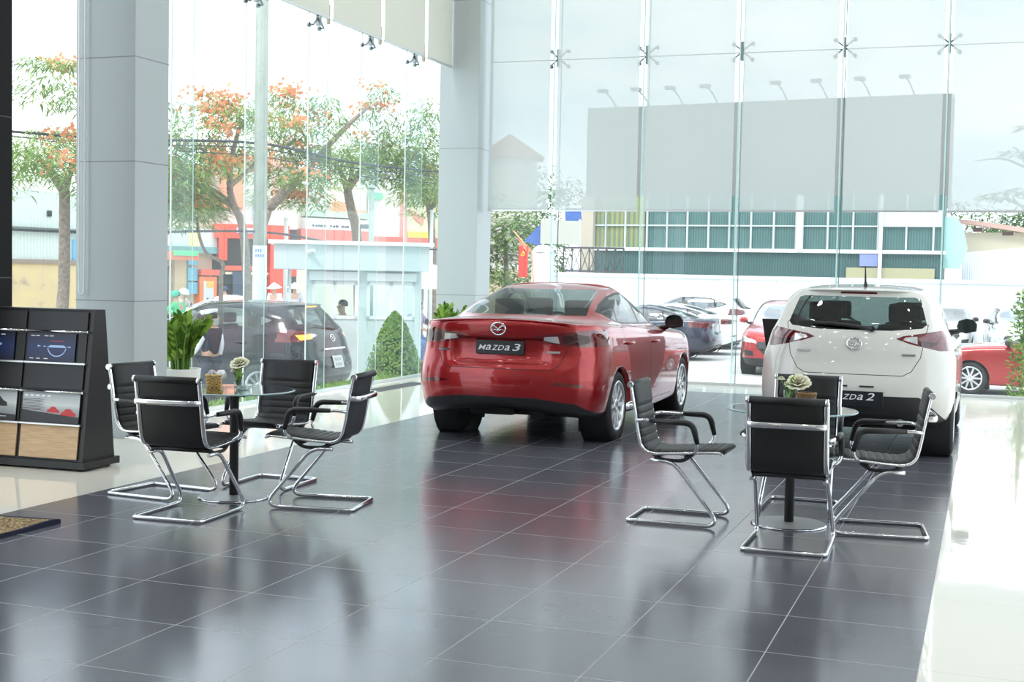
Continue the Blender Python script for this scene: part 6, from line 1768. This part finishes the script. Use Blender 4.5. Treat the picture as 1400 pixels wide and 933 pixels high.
def person(label, loc, rz, J, shirt, pants, sleeve='long', head='hair', group=None, shoe=None, vest=None, hatm=None):
    root = thing('person', label, 'person', loc, rz, group)
    V = {k: Vector(p) for k, p in J.items()}
    S = Skel()
    pel = S.add(V['pelvis'], (.145,.105)); mid = S.add((V['pelvis']+V['chest'])/2, (.135,.10), pel)
    ch = S.add(V['chest'], (.165,.115), mid); nk = S.add(V['neck'], .058, ch)
    hd = V['head']; up = (hd-V['neck']).normalized(); fw = V['face'].normalized()
    jaw = S.add(hd-up*.065+fw*.018, (.066,.072), nk); h1 = S.add(hd+up*.01, (.078,.094), jaw); h2 = S.add(hd+up*.085, (.060,.072), h1)
    S.add(hd+fw*.108-up*.012, .014, h1)                                   # nose
    for sx in ('l', 'r'):
        sgn = -1 if sx == 'l' else 1
        sh = S.add(V['sh_'+sx], .066, ch); el = S.add(V['el_'+sx], .046, sh); wr = S.add(V['wr_'+sx], .030, el)
        d = (V['wr_'+sx]-V['el_'+sx]).normalized(); side = d.cross(Vector((0,0,1)))
        side = (side if side.length > .2 else d.cross(Vector((0,1,0)))).normalized()
        pm = S.add(V['wr_'+sx]+d*.07, (.036,.018), wr); curl = Vector((0,0,-1))
        for k, l in enumerate((.060,.075,.070,.055)):
            b0 = S.add(V['wr_'+sx]+d*.095+side*(.026-.0175*k), .0095, pm); b1 = S.add(S.v[b0]+d*l*.55+curl*l*.25, .0085, b0); S.add(S.v[b1]+d*l*.25+curl*l*.5, .0075, b1)
        t0 = S.add(V['wr_'+sx]+d*.04+side*.036, .011, pm); S.add(S.v[t0]+d*.035+side*.018+curl*.02, .009, t0)
        hp = S.add(V['hip_'+sx], .088, pel); kn = S.add(V['kn_'+sx], .058, hp); an = S.add(V['an_'+sx], .040, kn)
        S.add(V['an_'+sx]+Vector((0,.15,-.045)), (.038,.028), an)
    skin_obj('body', S.v, S.e, S.r, skin_m, root)
    # shirt
    S = Skel(); a = S.add(V['pelvis']+Vector((0,0,.0)), (.165,.125)); m_ = S.add((V['pelvis']+V['chest'])/2, (.158,.122), a); c = S.add(V['chest'], (.185,.132), m_); S.add(V['chest'].lerp(V['neck'],.72), .078, c)
    for sx in ('l', 'r'):
        sh = S.add(V['sh_'+sx], .083, c)
        if sleeve == 'long': el = S.add(V['el_'+sx], .062, sh); S.add(V['wr_'+sx], .044, el)
        else: S.add(V['sh_'+sx].lerp(V['el_'+sx], .75), .070, sh)
    skin_obj('shirt', S.v, S.e, S.r, shirt, root)
    if vest:
        for sx in ('l', 'r'):
            S = Skel(); a = S.add(V['sh_'+sx], .088); e_ = S.add(V['el_'+sx], .068, a); S.add(V['wr_'+sx], .048, e_)
            skin_obj('sleeve', S.v, S.e, S.r, vest, root)
    if False:
        S = Skel(); a = S.add(V['pelvis']+Vector((0,0,-.02)), (.175,.138)); m_ = S.add((V['pelvis']+V['chest'])/2+Vector((0,-.012,0)), (.168,.132), a); c = S.add(V['chest']+Vector((0,-.012,-.02)), (.186,.142), m_); S.add(V['chest'].lerp(V['neck'],.5), .10, c)
        skin_obj('waistcoat', S.v, S.e, S.r, vest, root)
    S = Skel(); a = S.add(V['pelvis']+Vector((0,0,.03)), (.155,.118))
    for sx in ('l', 'r'):
        hp = S.add(V['hip_'+sx], .104, a); kn = S.add(V['kn_'+sx], .074, hp); S.add(V['an_'+sx], .058, kn)
    skin_obj('trousers', S.v, S.e, S.r, pants, root)
    # shoes
    for sx in ('l', 'r'):
        A = V['an_'+sx]; b = MB(); b.box(A.x-.045, A.x+.045, A.y-.07, A.y+.20, A.z-.085, A.z-.01, bev=.02); b.build('shoe', shoe or hair_m, root)
    # hair / headgear
    x = fw.cross(up).normalized(); f2 = up.cross(x)
    M = Matrix(((x.x,f2.x,up.x,hd.x),(x.y,f2.y,up.y,hd.y),(x.z,f2.z,up.z,hd.z),(0,0,0,1)))
    b = MB(); b.lathe([(.094,.005),(.099,.04),(.088,.085),(.055,.122),(.0001,.135)], 18, M @ Matrix.Translation((0,-.032,.022)) @ Matrix.Rotation(.35,4,'X') @ Matrix.Diagonal((.93,1.0,.9,1)), cap=False); b.build('hair', hair_m, root)
    for sg in (1, -1):
        b = MB()
    b = MB()
    for sg in (1, -1): b.sphere(M @ Vector((sg*.033,.088,.018)), .011, 8)
    b.build('eyes', pmat('eye_dark', (.02,.015,.012), .2), root)
    b = MB(); b.tube([M @ Vector((-.022,.090,-.055)), M @ Vector((0,.098,-.056)), M @ Vector((.022,.090,-.055))], .006, 6); b.build('mouth', pmat('lip', (.40,.16,.13), .5), root)
    if head == 'cap':
        b = MB(); b.mi = 0; b.lathe([(.098,.055),(.104,.075),(.135,.125),(.125,.145),(.0001,.155)], 20, M @ Matrix.Diagonal((.95,1.12,1,1)), cap=False)
        b.mi = 1; b.lathe([(.100,.045),(.104,.078)], 20, M @ Matrix.Diagonal((.96,1.13,1,1)), cap=False)
        pts = [(math.cos(t)*.095, math.sin(t)*.075+.06) for t in [PI*k/10 for k in range(11)]]
        b.prism(pts, .008, M @ Matrix.Translation((0,.02,.045)) @ Matrix.Rotation(-.3, 4, 'X')); b.build('peaked_cap', [hatm, pmat('cap_band', (.015,.016,.03), .4)], root)
    elif head == 'helmet':
        b = MB(); b.lathe([(.112,.0),(.125,.03),(.122,.08),(.095,.13),(.05,.155),(.0001,.16)], 20, M @ Matrix.Diagonal((.95,1.12,1,1)), cap=False)
        b.prism([(math.cos(t)*.11, math.sin(t)*.07+.09) for t in [PI*k/8 for k in range(9)]], .008, M @ Matrix.Translation((0,.0,.03))); b.build('helmet', hatm, root)
    elif head == 'cone':
        b = MB(); b.lathe([(.24,.03),(.235,.04),(.12,.13),(.0001,.21)], 20, M, cap=False); b.build('conical_hat', hatm, root)
    return root
STAND = dict(pelvis=(0,0,.93), chest=(0,.01,1.28), neck=(0,.0,1.45), head=(0,.02,1.58), face=(0,1,0), sh_l=(-.19,0,1.38), sh_r=(.19,0,1.38), el_l=(-.24,-.02,1.10), el_r=(.24,-.02,1.10), wr_l=(-.25,.06,.86), wr_r=(.25,.06,.86),
    hip_l=(-.095,0,.88), hip_r=(.095,0,.88), kn_l=(-.10,.03,.48), kn_r=(.10,.03,.48), an_l=(-.10,0,.09), an_r=(.10,0,.09))
RIDE = dict(pelvis=(0,-.22,.84), chest=(0,-.16,1.18), neck=(0,-.12,1.34), head=(0,-.08,1.47), face=(0,1,0), sh_l=(-.19,-.15,1.27), sh_r=(.19,-.15,1.27), el_l=(-.26,.05,1.07), el_r=(.26,.05,1.07), wr_l=(-.27,.29,1.03), wr_r=(.27,.29,1.03),
    hip_l=(-.10,-.20,.80), hip_r=(.10,-.20,.80), kn_l=(-.15,.22,.74), kn_r=(.15,.22,.74), an_l=(-.14,.14,.37), an_r=(.14,.14,.37))
def scooter(loc, rz, label, mat):
    t = thing('motor_scooter', label, 'scooter', loc, rz, 'motor scooters on the street')
    MY = Matrix.Rotation(PI/2, 4, 'Y')
    for y in (-.60, .64):
        b = MB(); b.lathe([(.20,-.045),(.24,-.05),(.275,-.03),(.28,0),(.275,.03),(.24,.05),(.20,.045)], 24, MY, cap=False); w_ = b.build('wheel', rubber, t); w_.location = (0,y,.28)
        b = MB(); b.lathe([(.20,.03),(.20,-.03)], 20, MY, cap=False)
        for k in range(5): a = 2*PI*k/5; b.tube([(0,0,0),(0,.2*math.cos(a),.2*math.sin(a))], .016, 6)
        b.lathe([(.04,-.05),(.04,.05)], 12, MY); b.build('hub', rim_m, w_)
    b = MB(); b.tube(cr([(0,-.80,.72),(0,-.55,.68),(0,-.25,.60),(0,.0,.42),(0,.22,.40)], 5), [.05+.10*math.sin(PI*min(1,.25+i/22)) for i in range(21)], 10, flat=1.1); b.build('rear_fairing', mat, t)
    b = MB(); b.tube(cr([(0,.26,.36),(0,.36,.60),(0,.42,.90)], 5), [.16,.17,.18,.18,.17,.16,.15,.14,.12,.10,.08], 10, flat=.35); b.tube([(0,.44,.88),(0,.62,.30)], .03, 8); b.build('leg_shield', mat, t)
    b = MB(); b.tube(cr([(0,.36,.42),(0,.5,.60),(0,.66,.60),(0,.86,.46)], 4), .06, 8, flat=.5); b.build('front_mudguard', mat, t)
    b = MB(); b.tube(cr([(0,-.72,.80),(0,-.45,.82),(0,-.12,.77)], 5), [.08,.12,.13,.13,.13,.13,.13,.13,.12,.11,.07], 10, flat=.5); b.build('saddle', seat_m, t)
    b = MB(); b.tube([(-.30,.32,1.02),(-.12,.42,.97),(.12,.42,.97),(.30,.32,1.02)], .018, 8); b.build('handlebar', black_plastic, t)
    b = MB(); b.sphere(Vector((0,.50,.92)), .075, 12); b.build('headlamp', lens_clear, t)
    b = MB(); b.sphere(Vector((0,-.84,.70)), .05, 10); b.build('tail_lamp', lens_red, t)
    for sg in (1,-1):
        b = MB(); b.tube([(sg*.2,.38,1.0),(sg*.26,.36,1.16)], .008, 6); b.lathe([(.055,0),(.055,.015)], 14, Matrix.Translation((sg*.27,.36,1.20)) @ Matrix.Rotation(PI/2,4,'X')); b.build('mirror', black_plastic, t)
    b = MB(); b.tube([(.12,.1,.25),(.14,-.5,.30),(.14,-.85,.38)], [.03,.05,.045], 8); b.box(-.14,.14,-.35,.1,.2,.34); b.build('engine_and_exhaust', rim_dark, t)
    return t
col = lambda n, c: pmat(n, c, .8)
# guard leaning by the driver's door
P = at(287, 20.2)
G = {k: tuple(c*.9 for c in v) for k, v in STAND.items()}; G.update(el_l=(-.22,.10,.99), wr_l=(-.20,.30,.80), an_l=(-.10,0,.09), an_r=(.10,0,.09)); GG = dict(pelvis=(0,-.16,.86), chest=(0,.02,1.15), neck=(0,.10,1.29), head=(0,.14,1.41), sh_l=(-.19,.07,1.22), sh_r=(.19,.07,1.22), el_l=(-.22,.16,.95), el_r=(.22,.2,.96), wr_l=(-.20,.28,.72), wr_r=(.20,.34,.76), hip_l=(-.095,-.15,.82), hip_r=(.095,-.15,.82), kn_l=(-.10,-.06,.46), kn_r=(.10,-.04,.46), an_l=(-.10,-.12,.09), an_r=(.10,-.12,.09))
person('security guard in white peaked cap, navy uniform and white sleeves beside the dark suv', (P.x, P.y, OUT), PI/2-.1, G, col('vest_navy', (.02,.022,.04)), col('trousers_navy', (.02,.025,.05)), 'long', 'cap', None, None, col('sleeve_white', (.80,.82,.88)), pmat('cap_white', (.75,.78,.78), .5))
# rider in a lavender shirt at the right
P = at(575, 27.4)
scooter((P.x, P.y, OUT), -PI/2-.25, 'red and dark scooter under the rider in the lavender shirt', col('scooter_red', (.5,.05,.04)))
person('bareheaded person in lavender shirt and blue jeans riding a scooter', (P.x, P.y, OUT), -PI/2-.25, RIDE, col('shirt_lavender', (.52,.46,.60)), col('jeans_blue', (.13,.25,.50)), 'short', 'hair')
# riders on the left
P = at(236, 33)
scooter((P.x, P.y, OUT), PI/2, 'green scooter ridden by the person in the bright green shirt', col('scooter_green', (.04,.30,.18)))
person('person in bright green shirt and green helmet on a scooter beyond the dark suv', (P.x, P.y, OUT), PI/2, RIDE, col('shirt_green', (.04,.55,.20)), col('trousers_grey', (.12,.12,.14)), 'long', 'helmet', None, None, None, col('helmet_green', (.05,.45,.30)))
P = at(254, 36.5)
scooter((P.x, P.y, OUT), -PI/2, 'dark scooter ridden by the person in the white helmet', col('scooter_dark', (.05,.05,.06)))
person('person in white helmet and pale pink top on a scooter facing right', (P.x, P.y, OUT), -PI/2, RIDE, col('shirt_pink', (.78,.62,.56)), col('trousers_brown', (.16,.10,.08)), 'long', 'helmet', None, None, None, col('helmet_white', (.85,.86,.9)))
P = at(303, 42)
scooter((P.x, P.y, OUT), PI/2, 'blue scooter ridden by the person in the pale blue shirt', col('scooter_blue', (.05,.14,.35)))
person('person in pale blue shirt on a scooter before the red shop', (P.x, P.y, OUT), PI/2, RIDE, col('shirt_blue', (.30,.48,.66)), col('trousers_grey', (.12,.12,.14)), 'long', 'helmet', None, None, None, col('helmet_navy', (.05,.07,.16)))
# two people in conical hats, one figure inside the booth
P = at(375, 42); person('person in a conical hat and white blouse left of the booth, before the red post', (P.x, P.y, OUT), PI, STAND, col('shirt_white', (.8,.82,.88)), col('trousers_brown', (.16,.10,.08)), 'long', 'cone', None, None, None, col('hat_straw', (.86,.80,.68)))
P = at(402, 43.5); person('person in a conical hat and grey blouse, right-hand of the two hat wearers', (P.x, P.y, OUT), PI+.5, STAND, col('shirt_grey', (.5,.52,.6)), col('trousers_brown', (.16,.10,.08)), 'long', 'cone', None, None, None, col('hat_straw', (.86,.80,.68)))
P = at(467, 24.7); S2 = {k: (v[0], v[1], v[2]-.06) if k not in ('face', 'an_l', 'an_r') else v for k, v in STAND.items()}
person('dark haired person in a pale shirt standing inside the guard booth window', (P.x, P.y, OUT), PI-.3, S2, col('shirt_pale', (.70,.68,.66)), col('trousers_grey', (.12,.12,.14)), 'short', 'hair')
